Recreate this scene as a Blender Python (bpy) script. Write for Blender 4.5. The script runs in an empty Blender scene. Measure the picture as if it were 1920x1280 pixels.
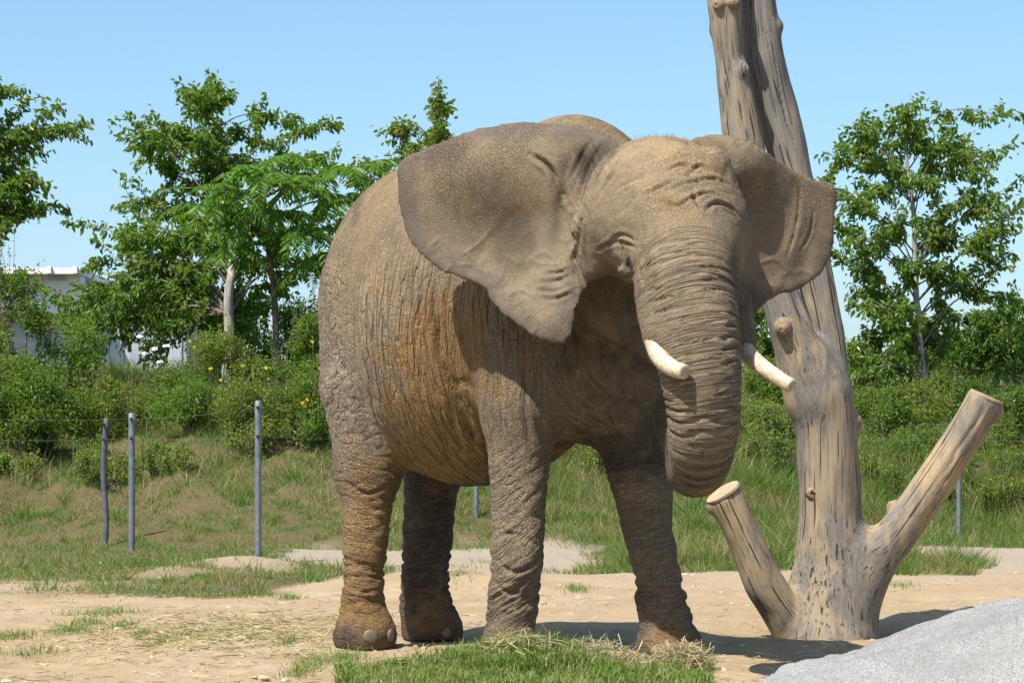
import bpy, math, random, time
T0 = time.time()
import numpy as np
from mathutils import Vector, Matrix

random.seed(7)
RNG = np.random.default_rng(11)
scene = bpy.context.scene
COL = scene.collection

# ------------------------------------------------------------------ camera, sky, sun, exposure
FPX = 4950.0          # focal length in photo pixels
HOR = 850.0           # horizon row of the level camera
CAMH = 1.1
cd = bpy.data.cameras.new('camera')
cam = bpy.data.objects.new('camera', cd); COL.objects.link(cam)
cam.location = (0, 0, CAMH)
cam.rotation_euler = (math.radians(90), 0, 0)
cd.sensor_width = 36.0
cd.lens = FPX / 1920 * 36.0
cd.shift_y = (HOR - 640) / 1920
cd.clip_start = 0.1; cd.clip_end = 3000
scene.camera = cam

SUN_EL = 56.0
SUN_PHI = 42.0        # light travels away from the camera and to the right
wd = bpy.data.worlds.new('World'); scene.world = wd; wd.use_nodes = True
nt = wd.node_tree; nt.nodes.clear()
sky = nt.nodes.new('ShaderNodeTexSky'); sky.sky_type = 'NISHITA'; sky.sun_disc = False
sky.sun_elevation = math.radians(SUN_EL); sky.sun_rotation = math.radians(180 + SUN_PHI)
sky.air_density = 0.8; sky.dust_density = 1.5; sky.ozone_density = 3.0
bg = nt.nodes.new('ShaderNodeBackground'); bg.inputs[1].default_value = 0.12
wo = nt.nodes.new('ShaderNodeOutputWorld')
hs = nt.nodes.new('ShaderNodeHueSaturation'); hs.inputs['Saturation'].default_value = 1.08; hs.inputs['Hue'].default_value = 0.487
nt.links.new(sky.outputs[0], hs.inputs['Color']); nt.links.new(hs.outputs[0], bg.inputs[0]); nt.links.new(bg.outputs[0], wo.inputs[0])

sl = bpy.data.lights.new('sun', 'SUN'); sl.energy = 5.0; sl.angle = math.radians(0.55); sl.color = (1.0, 0.955, 0.88)
sun = bpy.data.objects.new('sun', sl); COL.objects.link(sun)
ph, el = math.radians(SUN_PHI), math.radians(SUN_EL)
ldir = Vector((math.sin(ph) * math.cos(el), math.cos(ph) * math.cos(el), -math.sin(el)))
sun.rotation_euler = ldir.to_track_quat('-Z', 'Y').to_euler()
sun.location = (-8, -10, 20)
scene.view_settings.view_transform = 'Standard'
scene.view_settings.look = 'None'
scene.view_settings.exposure = 0.75
scene.view_settings.gamma = 1.0
scene.render.engine = 'CYCLES'
scene.cycles.use_denoising = True
scene.cycles.max_bounces = 8
scene.cycles.transparent_max_bounces = 8

# ------------------------------------------------------------------ helpers
def W(px, py, d):
    return np.array([(px - 960) / FPX * d, d, CAMH + (HOR - py) / FPX * d])

def to_px(P):
    return 960 + P[:, 0] / P[:, 1] * FPX, HOR - (P[:, 2] - CAMH) / P[:, 1] * FPX

def mesh_data(name, V, faces, smooth=True, attrs=None):
    """faces: list of (n,k) int arrays"""
    if isinstance(faces, np.ndarray): faces = [faces]
    me = bpy.data.meshes.new(name)
    V = np.ascontiguousarray(V, np.float32)
    me.vertices.add(len(V)); me.vertices.foreach_set('co', V.ravel())
    loops = np.concatenate([f.ravel() for f in faces]).astype(np.int32)
    tot = np.concatenate([np.full(len(f), f.shape[1]) for f in faces]).astype(np.int32)
    st = np.concatenate([[0], np.cumsum(tot)[:-1]]).astype(np.int32)
    me.loops.add(len(loops)); me.loops.foreach_set('vertex_index', loops)
    me.polygons.add(len(tot)); me.polygons.foreach_set('loop_start', st)
    try: me.polygons.foreach_set('loop_total', tot)
    except Exception: pass
    me.polygons.foreach_set('use_smooth', np.full(len(tot), smooth))
    for k, a in (attrs or {}).items():
        a = np.ascontiguousarray(a, np.float32)
        if a.ndim == 1:
            at = me.attributes.new(k, 'FLOAT', 'POINT'); at.data.foreach_set('value', a)
        else:
            at = me.attributes.new(k, 'FLOAT_VECTOR', 'POINT'); at.data.foreach_set('vector', a.ravel())
    me.update(calc_edges=True); me.validate()
    return me

def link(name, me, mat=None, parent=None):
    o = bpy.data.objects.new(name, me); COL.objects.link(o)
    if mat is not None and me is not None and not me.materials: me.materials.append(mat)
    if parent is not None: o.parent = parent
    return o

def mobj(name, V, faces, mat, parent=None, smooth=True, attrs=None, origin=None):
    V = np.asarray(V, float)
    off = np.zeros(3)
    if parent is not None: off = np.array(parent.location) if parent.parent is None else np.array(parent.parent.location) + np.array(parent.location)
    org = np.zeros(3) if origin is None else np.asarray(origin, float)
    if parent is not None and origin is None: org = off
    o = link(name, mesh_data(name, V - org, faces, smooth, attrs), mat, parent)
    o.location = org - off
    return o

def empty(name, loc):
    o = bpy.data.objects.new(name, None); COL.objects.link(o); o.location = loc; o.empty_display_size = .2
    return o

def tag(o, label=None, cat=None, group=None, kind=None):
    if label: o['label'] = label
    if cat: o['category'] = cat
    if group: o['group'] = group
    if kind: o['kind'] = kind
    return o

# ---- gradient noise (numpy)
_perm = np.random.default_rng(3).permutation(256)
_perm = np.concatenate([_perm, _perm, _perm]).astype(np.int32)
_g = np.random.default_rng(5).normal(size=(256, 3)); _g /= np.linalg.norm(_g, axis=1)[:, None]; _g = _g.astype(np.float32)
def noise(P):
    P = np.asarray(P, np.float32)
    i = np.floor(P).astype(np.int32); f = P - i; i &= 255
    u = f * f * f * (f * (f * 6 - 15) + 10)
    out = 0
    for dx in (0, 1):
        wx = u[:, 0] if dx else 1 - u[:, 0]
        hx = _perm[i[:, 0] + dx]
        for dy in (0, 1):
            wy = u[:, 1] if dy else 1 - u[:, 1]
            hy = _perm[hx + i[:, 1] + dy]
            for dz in (0, 1):
                wz = u[:, 2] if dz else 1 - u[:, 2]
                g = _g[_perm[hy + i[:, 2] + dz]]
                out = out + wx * wy * wz * (g[:, 0] * (f[:, 0] - dx) + g[:, 1] * (f[:, 1] - dy) + g[:, 2] * (f[:, 2] - dz))
    return out * 1.6
def fbm(P, n=3):
    s = 0; a = 1
    for k in range(n): s = s + a * noise(P * 2 ** k + 17.3 * k); a *= .5
    return s
def noise2(x, y, s, seed=0., n=2):
    return fbm(np.stack([np.asarray(x) * s, np.asarray(y) * s, np.full(np.shape(x), seed)], 1), n)
def ss(a, b, x):
    t = np.clip((x - a) / (b - a), 0, 1); return t * t * (3 - 2 * t)

def catmull(pts, n):
    P = np.asarray(pts, float); P = np.vstack([2 * P[0] - P[1], P, 2 * P[-1] - P[-2]])
    t = np.linspace(0, len(P) - 3, n); k = np.minimum(t.astype(int), len(P) - 4); u = (t - k)[:, None]
    a, b, c, d = P[k], P[k + 1], P[k + 2], P[k + 3]
    return .5 * (2 * b + (c - a) * u + (2 * a - 5 * b + 4 * c - d) * u ** 2 + (3 * b - a - 3 * c + d) * u ** 3)

def tube(P, R, n=8, cap=True):
    P = np.asarray(P, float); R = np.broadcast_to(R, len(P))
    T = np.gradient(P, axis=0); T /= np.linalg.norm(T, axis=1)[:, None] + 1e-9
    up = np.array([0, 0, 1.]) if abs(T[0, 2]) < .9 else np.array([1., 0, 0])
    A = np.cross(T, up); A /= np.linalg.norm(A, axis=1)[:, None] + 1e-9
    B = np.cross(T, A)
    th = np.arange(n) / n * 2 * np.pi
    V = (P[:, None] + R[:, None, None] * (np.cos(th)[None, :, None] * A[:, None] + np.sin(th)[None, :, None] * B[:, None])).reshape(-1, 3)
    m = len(P); i = np.arange(m - 1)[:, None] * n; j = np.arange(n)[None]; j2 = (j + 1) % n
    F = [np.stack([i + j, i + j2, i + n + j2, i + n + j], -1).reshape(-1, 4)]
    if cap:
        F.append(np.arange(n)[::-1][None]); F.append((np.arange(n) + (m - 1) * n)[None])
    return V, F

def merge(parts):
    Vs, Fd, off = [], {}, 0
    for V, F in parts:
        if isinstance(F, np.ndarray): F = [F]
        Vs.append(V)
        for f in F: Fd.setdefault(f.shape[1], []).append(f + off)
        off += len(V)
    return np.vstack(Vs), [np.vstack(v) for v in Fd.values()]

def box(x0, x1, y0, y1, z0, z1):
    V = np.array([[x, y, z] for z in (z0, z1) for y in (y0, y1) for x in (x0, x1)], float)
    F = np.array([[0, 2, 3, 1], [4, 5, 7, 6], [0, 1, 5, 4], [1, 3, 7, 5], [3, 2, 6, 7], [2, 0, 4, 6]])
    return V, [F]

# ---- materials
class NB:
    def __init__(s, name):
        s.m = bpy.data.materials.new(name); s.m.use_nodes = True; s.t = s.m.node_tree; s.t.nodes.clear()
        s.out = s.n('ShaderNodeOutputMaterial')
    def n(s, typ, ins=None, **kw):
        nd = s.t.nodes.new(typ)
        for k, v in kw.items(): setattr(nd, k, v)
        for k, v in (ins or {}).items(): s.set(nd.inputs[k], v)
        return nd
    def set(s, sock, v):
        if isinstance(v, bpy.types.NodeSocket): s.t.links.new(v, sock)
        elif isinstance(v, bpy.types.Node): s.t.links.new(v.outputs[0], sock)
        else:
            try: sock.default_value = v
            except Exception: sock.default_value = tuple(v) + (1.0,) if len(v) == 3 else v
    def pos(s): return s.n('ShaderNodeNewGeometry').outputs['Position']
    def obj(s): return s.n('ShaderNodeTexCoord').outputs['Object']
    def map(s, v, scale=(1, 1, 1), loc=(0, 0, 0)):
        return s.n('ShaderNodeMapping', {0: v, 1: loc, 3: scale}).outputs[0]
    def noise(s, v, scale, det=3, rough=.55, dist=0): return s.n('ShaderNodeTexNoise', {'Vector': v, 'Scale': scale, 'Detail': det, 'Roughness': rough, 'Distortion': dist}).outputs[0]
    def ramp(s, fac, stops):
        r = s.n('ShaderNodeValToRGB', {0: fac}); e = r.color_ramp.elements
        while len(e) < len(stops): e.new(.5)
        for q, (p, c) in zip(e, stops):
            q.position = p; q.color = (c if len(c) == 4 else tuple(c) + (1,)) if not isinstance(c, (int, float)) else (c, c, c, 1)
        return r.outputs[0]
    def mix(s, fac, a, b, mode='MIX'):
        x = s.n('ShaderNodeMix', data_type='RGBA', blend_type=mode)
        s.set(x.inputs[0], fac); s.set(x.inputs[6], a); s.set(x.inputs[7], b); return x.outputs[2]
    def math(s, op, a, b=0., c=0.):
        x = s.n('ShaderNodeMath', operation=op); s.set(x.inputs[0], a); s.set(x.inputs[1], b); s.set(x.inputs[2], c); return x.outputs[0]
    def bump(s, h, strength, dist, nrm=None):
        d = {'Height': h, 'Strength': strength, 'Distance': dist}
        if nrm is not None: d['Normal'] = nrm
        return s.n('ShaderNodeBump', d).outputs[0]
    def attr(s, name): return s.n('ShaderNodeAttribute', attribute_name=name)
    def done(s, col, rough=.8, nrm=None, spec=.3, **kw):
        d = {'Base Color': col, 'Roughness': rough, 'Specular IOR Level': spec}
        if nrm is not None: d['Normal'] = nrm
        d.update(kw)
        p = s.n('ShaderNodeBsdfPrincipled', d); s.t.links.new(p.outputs[0], s.out.inputs[0]); return s.m

def leaf_mat(name, c1, c2, c3=None, trans=.35, rough=.45, patch=None, spec=.35):
    b = NB(name)
    rnd = b.n('ShaderNodeNewGeometry').outputs['Random Per Island']
    col = b.ramp(rnd, [(0, c1), (.75, c2), (1, c3 or c2)])
    if patch:
        nz = b.noise(b.pos(), patch[0], 3)
        col = b.mix(b.ramp(nz, [(.42, 0.), (.62, 1.)]), col, b.mix(rnd, patch[1], patch[2]))
    pr = b.n('ShaderNodeBsdfPrincipled', {'Base Color': col, 'Roughness': rough, 'Specular IOR Level': spec})
    tcol = b.mix(.5, col, (.25, .5, .03, 1), 'MIX')
    tr = b.n('ShaderNodeBsdfTranslucent', {0: b.mix(1.0, tcol, (1.1, 1.15, .6, 1), 'MULTIPLY')})
    mx = b.n('ShaderNodeMixShader', {0: trans}); b.t.links.new(pr.outputs[0], mx.inputs[1]); b.t.links.new(tr.outputs[0], mx.inputs[2])
    b.t.links.new(mx.outputs[0], b.out.inputs[0]); return b.m

# ------------------------------------------------------------------ ground
def ground_z(x, y):
    x = np.asarray(x, float); y = np.asarray(y, float)
    px = 960 + x / np.maximum(y, .1) * FPX
    yy = y + 1.3 * noise2(x, y * .15, .22, 3.1) - .8 * ss(1300, 1700, px)
    z = np.interp(yy, [0, 31, 33, 36, 40, 44, 60, 120, 900], [0, 0, .42, 1.12, 1.85, 2.35, 2.6, 3.2, 5])
    z = z + .05 * noise2(x, y, .5, 9.) * ss(17, 22, y) + .012 * noise2(x, y, 2.2, 4., 3) * (1 - ss(30, 34, y))
    z = z + (.20 * noise2(x, y, .9, 5., 3) + .09 * noise2(x, y, 2.4, 8., 2)) * ss(31.5, 33.5, y)
    z = z - .075 * np.exp(-(((x - 2.05) / .9) ** 2 + ((y - 16.7) / .8) ** 2) ** 2)
    for (mx, my, d, h, r) in ((455, 1072, 24.6, .17, .75), (320, 1085, 23.3, .07, .5), (30, 1108, 21.2, .07, .8), (880, 1085, 21.5, .10, .8), (720, 1085, 22., .06, .9)):
        c = W(mx, my, d); z = z + h * np.exp(-(((x - c[0]) / r) ** 2 + ((y - c[1]) / (r * .8)) ** 2))
    return z

def grass_amount(x, y):
    px = 960 + x / y * FPX
    n = noise2(x, y, .8, 7., 3); n2 = noise2(x, y, 3.0, 2., 2)
    db = np.interp(px, [0, 200, 350, 500, 560, 640, 760, 1080, 1130, 1300, 1420, 1500, 1560, 1690, 1830, 1920],
                   [21., 20.6, 20.4, 20.6, 21.2, 23.0, 25.5, 25.3, 25.2, 25.0, 25.0, 25.4, 26, 24.2, 24.4, 30])
    g = ss(-.5, .6, y - db + 1.0 * n)
    tr = ss(485, 540, px + 60 * n) * (1 - ss(1090, 1190, px + 60 * n)) + ss(1640, 1720, px + 40 * n)
    t0 = np.where(px > 1400, 26.2, 25.3)
    g = g * (1 - tr * ss(-.4, .4, y - t0 + .7 * n) * (1 - ss(-.6, .6, y - 30.6 + .5 * n)))
    for (mx, my, d, r, f) in ((455, 1072, 24.6, .7, .95), (30, 1108, 21.4, .9, .9), (330, 1088, 23.3, .5, .6)):
        c = W(mx, my, d); g = g * (1 - f * np.exp(-(((x - c[0]) / r) ** 2 + ((y - c[1]) / (r * 1.6)) ** 2) ** 1.5))
    return np.clip(g, 0, 1), n, n2

ys = np.concatenate([np.arange(4, 11, .35), np.arange(11, 24, .065), np.arange(24, 48, .15), np.geomspace(48, 900, 40)])
us = np.concatenate([np.linspace(-1.5, -.26, 20), np.linspace(-.25, .25, 280), np.linspace(.26, 1.5, 20)])
YY, UU = np.meshgrid(ys, us, indexing='ij'); XX = UU * YY
gx, gy = XX.ravel(), YY.ravel()
gz = ground_z(gx, gy)
for k in range(150):                                           # trampled dents
    d_ = random.uniform(12.6, 22); x_ = random.uniform(-.21, .21) * d_; r_ = random.uniform(.08, .2)
    m_ = (abs(gx - x_) < .7) & (abs(gy - d_) < .7)
    e_ = ((gx[m_] - x_) / r_) ** 2 + ((gy[m_] - d_) / (r_ * 1.2)) ** 2
    gz[m_] += -.016 * np.exp(-e_ ** 1.6) + .007 * np.exp(-(np.sqrt(e_) - 1.35) ** 2 / .10)
ga, _, _ = grass_amount(gx, gy)
nu = len(us); ii = np.arange(len(ys) - 1)[:, None] * nu + np.arange(nu - 1)[None]
GF = np.stack([ii, ii + 1, ii + nu + 1, ii + nu], -1).reshape(-1, 4)
b = NB('sandy_soil')
pos = b.pos()
big = b.noise(pos, .9, 4); mid = b.noise(pos, 5, 5); fine = b.noise(pos, 60, 4, .7)
sand = b.ramp(big, [(.3, (.30, .22, .128)), (.5, (.35, .268, .168)), (.7, (.37, .295, .205))])
sand = b.mix(b.ramp(mid, [(.35, .0), (.75, .5)]), sand, (.29, .205, .115, 1))
sand = b.mix(b.ramp(fine, [(.3, .45), (.6, 0.)]), sand, (.20, .14, .08, 1))
sep = b.n('ShaderNodeSeparateXYZ', {0: pos})
far = b.ramp(b.math('MULTIPLY', sep.outputs[1], .02), [(.44, 0.), (.53, 1.)])
pale = b.mix(fine, (.25, .205, .15, 1), (.33, .275, .21, 1))
sand = b.mix(far, sand, pale)
dirt = b.mix(mid, (.055, .055, .02, 1), (.14, .105, .055, 1))
col = b.mix(b.attr('grass').outputs['Fac'], sand, dirt)
peb = b.n('ShaderNodeTexVoronoi', {'Vector': pos, 'Scale': 34., 'Randomness': 1.}).outputs[0]
pebh = b.ramp(peb, [(.0, 1.), (.22, 0.)])
nr = b.bump(mid, .6, .05); nr = b.bump(fine, .7, .012, nr); nr = b.bump(pebh, .3, .006, nr)
sand_mat = b.done(col, .95, nr, .1)
gnd = mobj('ground', np.stack([gx, gy, gz], 1), GF, sand_mat, attrs={'grass': ga})
tag(gnd, 'sandy ground rising into a grassy bank', 'ground', kind='structure')

# ------------------------------------------------------------------ signed distance toolkit
def sd_cone(P, a, b, ra, rb):
    ab = b - a; t = np.clip(((P - a) @ ab) / (ab @ ab), 0, 1)
    return np.linalg.norm(P - a - t[:, None] * ab, axis=1) - (ra + (rb - ra) * t)
def sd_ell(P, c, M, r):
    q = (P - c) @ M.T
    k0 = np.linalg.norm(q / r, axis=1); k1 = np.linalg.norm(q / (r * r), axis=1) + 1e-9
    return k0 * (k0 - 1) / k1
def smin(a, b, k):
    h = np.clip(.5 + .5 * (b - a) / k, 0, 1); return b + (a - b) * h - k * h * (1 - h)
def smax(a, b, k): return -smin(-a, -b, k)
def culled(P, pts, rad, fn, m=.3):
    """evaluate fn only near the box of the points; elsewhere the distance to that box"""
    pts = np.asarray(pts); R = max(rad) + m
    lo, hi = (pts.min(0) - R).astype(np.float32), (pts.max(0) + R).astype(np.float32)
    q = np.maximum(np.maximum(lo - P, P - hi), 0)
    out = np.sqrt((q * q).sum(1)) + m; k = out <= m + 1e-6
    if k.any(): out[k] = fn(P[k])
    return out
def chain(P, pts, rad): return culled(P, pts, rad, lambda Q: chain_(Q, pts, rad))
def chain_(P, pts, rad):
    d = None
    for i in range(len(pts) - 1):
        e = sd_cone(P, pts[i], pts[i + 1], rad[i], rad[i + 1]); d = e if d is None else np.minimum(d, e)
    return d

def surface(sdf, lo, hi, h, coarse=4, band=.16):
    lo = np.asarray(lo, float); n = (np.ceil((np.asarray(hi) - lo) / h / coarse).astype(int) + 1) * coarse
    nc = n // coarse
    ax = [lo[k] + (np.arange(nc[k]) + .5) * h * coarse - h / 2 for k in range(3)]
    C = np.stack(np.meshgrid(*ax, indexing='ij'), -1).reshape(-1, 3).astype(np.float32)
    dc = sdf(C).reshape(nc)
    D = np.repeat(np.repeat(np.repeat(dc, coarse, 0), coarse, 1), coarse, 2).astype(np.float32)
    near = np.argwhere(np.abs(dc) < band)
    o = np.stack(np.meshgrid(*[np.arange(coarse)] * 3, indexing='ij'), -1).reshape(-1, 3)
    idx = (near[:, None] * coarse + o[None]).reshape(-1, 3)
    vals = np.empty(len(idx), np.float32)
    for s in range(0, len(idx), 400000):
        vals[s:s + 400000] = sdf((lo + idx[s:s + 400000] * h).astype(np.float32))
    D[idx[:, 0], idx[:, 1], idx[:, 2]] = vals
    # surface nets
    S = D < 0
    cnt = sum(S[a:n[0] - 1 + a, b_:n[1] - 1 + b_, c:n[2] - 1 + c].astype(np.int8) for a in (0, 1) for b_ in (0, 1) for c in (0, 1))
    cells = np.argwhere((cnt > 0) & (cnt < 8))
    vid = np.full(n - 1, -1, np.int32); vid[tuple(cells.T)] = np.arange(len(cells))
    acc = np.zeros((len(cells), 3)); num = np.zeros(len(cells))
    cor = [np.array(c) for c in np.ndindex(2, 2, 2)]
    for a in cor:
        for k in range(3):
            if a[k]: continue
            e = a.copy(); e[k] = 1
            d0 = D[tuple((cells + a).T)]; d1 = D[tuple((cells + e).T)]
            m = (d0 < 0) != (d1 < 0)
            t = np.where(m, d0 / np.where(m, d0 - d1, 1), 0)
            p = np.broadcast_to(a.astype(float), acc.shape).copy(); p[:, k] = t
            acc += p * m[:, None]; num += m
    V = lo + (cells + acc / num[:, None]) * h
    F = []
    for k in range(3):
        a1, a2 = (k + 1) % 3, (k + 2) % 3
        s0 = [slice(1, n[q] - 1) for q in range(3)]; s0[k] = slice(0, n[k] - 1)
        s1 = list(s0); s1[k] = slice(1, n[k])
        ch = S[tuple(s0)] != S[tuple(s1)]
        e = np.argwhere(ch); base = e + np.array([0 if q == k else 1 for q in range(3)])
        fl = S[tuple(base.T)]
        q = []
        for (u, v) in ((-1, -1), (0, -1), (0, 0), (-1, 0)):
            c = base.copy(); c[:, a1] += u; c[:, a2] += v; q.append(vid[tuple(c.T)])
        q = np.stack(q, 1); q[~fl] = q[~fl][:, ::-1]
        F.append(q)
    F = np.vstack(F); F = F[(F >= 0).all(1)]
    return V, F

def laplace(V, F, it, lam=.5, w=None):
    E = np.vstack([F[:, [0, 1]], F[:, [1, 2]], F[:, [2, 3]], F[:, [3, 0]]])
    i = np.concatenate([E[:, 0], E[:, 1]]); j = np.concatenate([E[:, 1], E[:, 0]])
    dg = np.bincount(i, minlength=len(V))[:, None] + 1e-9
    for _ in range(it):
        A = np.stack([np.bincount(i, V[j, k], len(V)) for k in range(3)], 1) / dg
        L = lam if w is None else lam * w[:, None]
        V = V + L * (A - V)
    return V

def subdivide(V, F, attrs=None):
    n = len(V); E = np.stack([F, np.roll(F, -1, 1)], -1).reshape(-1, 2)
    key = E.min(1).astype(np.int64) * n + E.max(1)
    uq, inv = np.unique(key, return_inverse=True); ea, eb = uq // n, uq % n
    up = lambda A: np.concatenate([A, (A[ea] + A[eb]) / 2, A[F].mean(1)])
    e = inv.reshape(-1, 4) + n; c = np.arange(len(F)) + n + len(uq)
    F2 = np.concatenate([np.stack([F[:, k], e[:, k], c, e[:, k - 1]], 1) for k in range(4)])
    V2 = laplace(up(V), F2, 2, .5)
    fn = np.cross(V2[F2[:, 2]] - V2[F2[:, 0]], V2[F2[:, 3]] - V2[F2[:, 1]])
    N = np.stack([sum(np.bincount(F2[:, j], fn[:, k], len(V2)) for j in range(4)) for k in range(3)], 1)
    N /= np.linalg.norm(N, axis=1)[:, None] + 1e-12
    return (V2, F2, N) + (({k: up(a) for k, a in attrs.items()},) if attrs else ())

# ------------------------------------------------------------------ elephant
def axes(deg):
    a = math.radians(deg); f = np.array([math.cos(a), -math.sin(a), 0]); r = np.array([-math.sin(a), -math.cos(a), 0])
    return np.stack([f, r, np.array([0, 0, 1.])])
MB_, MH = axes(47), axes(62)
def ax_tilt(M, pitch):
    p = math.radians(pitch); f, r, u = M
    return np.stack([f * math.cos(p) + u * math.sin(p), r, -f * math.sin(p) + u * math.cos(p)])

def poly_smooth(pts, n): 
    P = np.asarray(pts, float); P = np.vstack([P[-1], P, P[0], P[1]])
    out = []
    for k in range(1, len(P) - 2):
        u = np.linspace(0, 1, n, endpoint=False)[:, None]; a, b_, c, d = P[k - 1], P[k], P[k + 1], P[k + 2]
        out.append(.5 * (2 * b_ + (c - a) * u + (2 * a - 5 * b_ + 4 * c - d) * u ** 2 + (3 * b_ - a - 3 * c + d) * u ** 3))
    return np.vstack(out)
def poly_sd(x, y, poly):
    d = np.full(len(x), 1e9, np.float32); ins = np.zeros(len(x), bool)
    n = len(poly)
    for i in range(n):
        ax_, ay = poly[i]; bx, by = poly[(i + 1) % n]
        ex, ey = bx - ax_, by - ay; wx, wy = x - ax_, y - ay
        t = np.clip((wx * ex + wy * ey) / (ex * ex + ey * ey + 1e-9), 0, 1)
        d = np.minimum(d, (wx - t * ex) ** 2 + (wy - t * ey) ** 2)
        c = (ay > y) != (by > y)
        if ey != 0: ins ^= c & (x < ex * (y - ay) / ey + ax_)
    return np.where(ins, -1, 1) * np.sqrt(d)

EAR_R = poly_smooth([(1190, 300), (1150, 258), (1090, 236), (1030, 228), (960, 228), (900, 238), (850, 254), (800, 274), (762, 292), (744, 308), (743, 345), (748, 395),
                     (758, 430), (775, 462), (800, 489), (832, 511), (870, 525), (905, 540), (916, 551), (924, 572), (947, 595), (978, 618), (1012, 638), (1042, 646), (1062, 647), (1075, 620), (1084, 578),
                     (1100, 540), (1130, 480), (1170, 390)], 3)
EAR_L = poly_smooth([(1285, 270), (1330, 250), (1370, 251), (1410, 264), (1450, 290), (1488, 317), (1515, 330), (1545, 336), (1566, 345), (1570, 388), (1566, 440),
                     (1554, 492), (1534, 521), (1500, 544), (1468, 553), (1440, 566), (1420, 588), (1402, 610), (1385, 615), (1360, 560), (1330, 450), (1310, 350)], 3)

def ear_depth_r(px, py):
    u = (1080 - px) / 335.0; v = (py - 230) / 415.0
    D = 13.36 + .52 * np.clip(u, -.4, 1.1)
    D = D - .10 * np.sin(np.clip(u, 0, 1) * 3.1) * np.exp(-((v - .18) / .22) ** 2)              # upper bulge towards viewer
    D = D + .075 * np.exp(-(((px - 955) / 95.) ** 2 + ((py - 450) / 95.) ** 2))                 # hollow
    D = D + .50 * np.clip(.10 - v, 0, 1)                                                        # top edge rolls back
    D = D - .05 * np.exp(-(((px - 1010) / 60.) ** 2 + ((py - 600) / 60.) ** 2))                 # lower lobe forward
    D = D + .035 * np.exp(-((px - 1056 + .12 * (py - 400)) / 14.) ** 2) * ss(270, 330, py) * (1 - ss(420, 520, py))  # crease at the root
    an = np.arctan2(py - 430., 1075. - px); rr = np.hypot(py - 430., 1075. - px)
    D = D + .005 * np.sin(an * 15 + .02 * rr) * ss(60, 120, rr) * ss(.1, .5, an) * (1 - ss(260, 330, rr))
    D = D + .012 * np.sin((px * .35 + 1.0 * py) / 7.) * np.exp(-(((px - 1056) / 26.) ** 2 + ((py - 530) / 48.) ** 2))
    D = D + .010 * np.exp(-((px + .75 * py - 1262) / 6.) ** 2) * np.exp(-((px - 895) / 50.) ** 2)
    return D
def ear_depth_l(px, py):
    u = (px - 1380) / 190.0; v = (py - 250) / 350.0
    D = 13.50 + .22 * np.clip(u, -.6, 1.1)
    D = D - .09 * np.exp(-(((px - 1400) / 70.) ** 2 + ((py - 305) / 60.) ** 2))
    D = D + .07 * np.exp(-(((px - 1420) / 90.) ** 2 + ((py - 500) / 100.) ** 2))
    D = D + .25 * np.clip(.08 - v, 0, 1) * 2
    D = D + .010 * np.sin((px + .3 * py) / 9.) * np.exp(-(((px - 1500) / 35.) ** 2 + ((py - 440) / 80.) ** 2))
    return D
def sd_ear(P, poly, dep, t0, tilt):
    Y = np.maximum(P[:, 1], .5); px = 960 + P[:, 0] / Y * FPX; py = HOR - (P[:, 2] - CAMH) / Y * FPX
    x0, y0 = poly.min(0) - 45; x1, y1 = poly.max(0) + 45
    m = (px > x0) & (px < x1) & (py > y0) & (py < y1) & (P[:, 1] > 12.8) & (P[:, 1] < 14.6)
    out = np.full(len(P), 1.0, np.float32)
    if m.any():
        dv = (P[m, 1] - dep(px[m], py[m])) * tilt
        out[m] = np.abs(dv) - t0; m[m] = np.abs(dv) < .13
    if m.any():
        qx, qy = px[m], py[m]
        s = (poly_sd(qx, qy, poly) + 2.5 * noise(np.stack([qx / 22., qy / 22., 0 * qx], 1)) + .5 * noise(np.stack([qx / 8., qy / 8., 0 * qx + 4], 1))) / FPX * Y[m]
        dev = (P[m, 1] - dep(qx, qy)) * tilt
        t = t0 * (1 + 1.0 * np.clip((-s) / .45, 0, 1))
        out[m] = np.sqrt(np.maximum(s + t, 0) ** 2 + dev ** 2) - t
    return out

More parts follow.
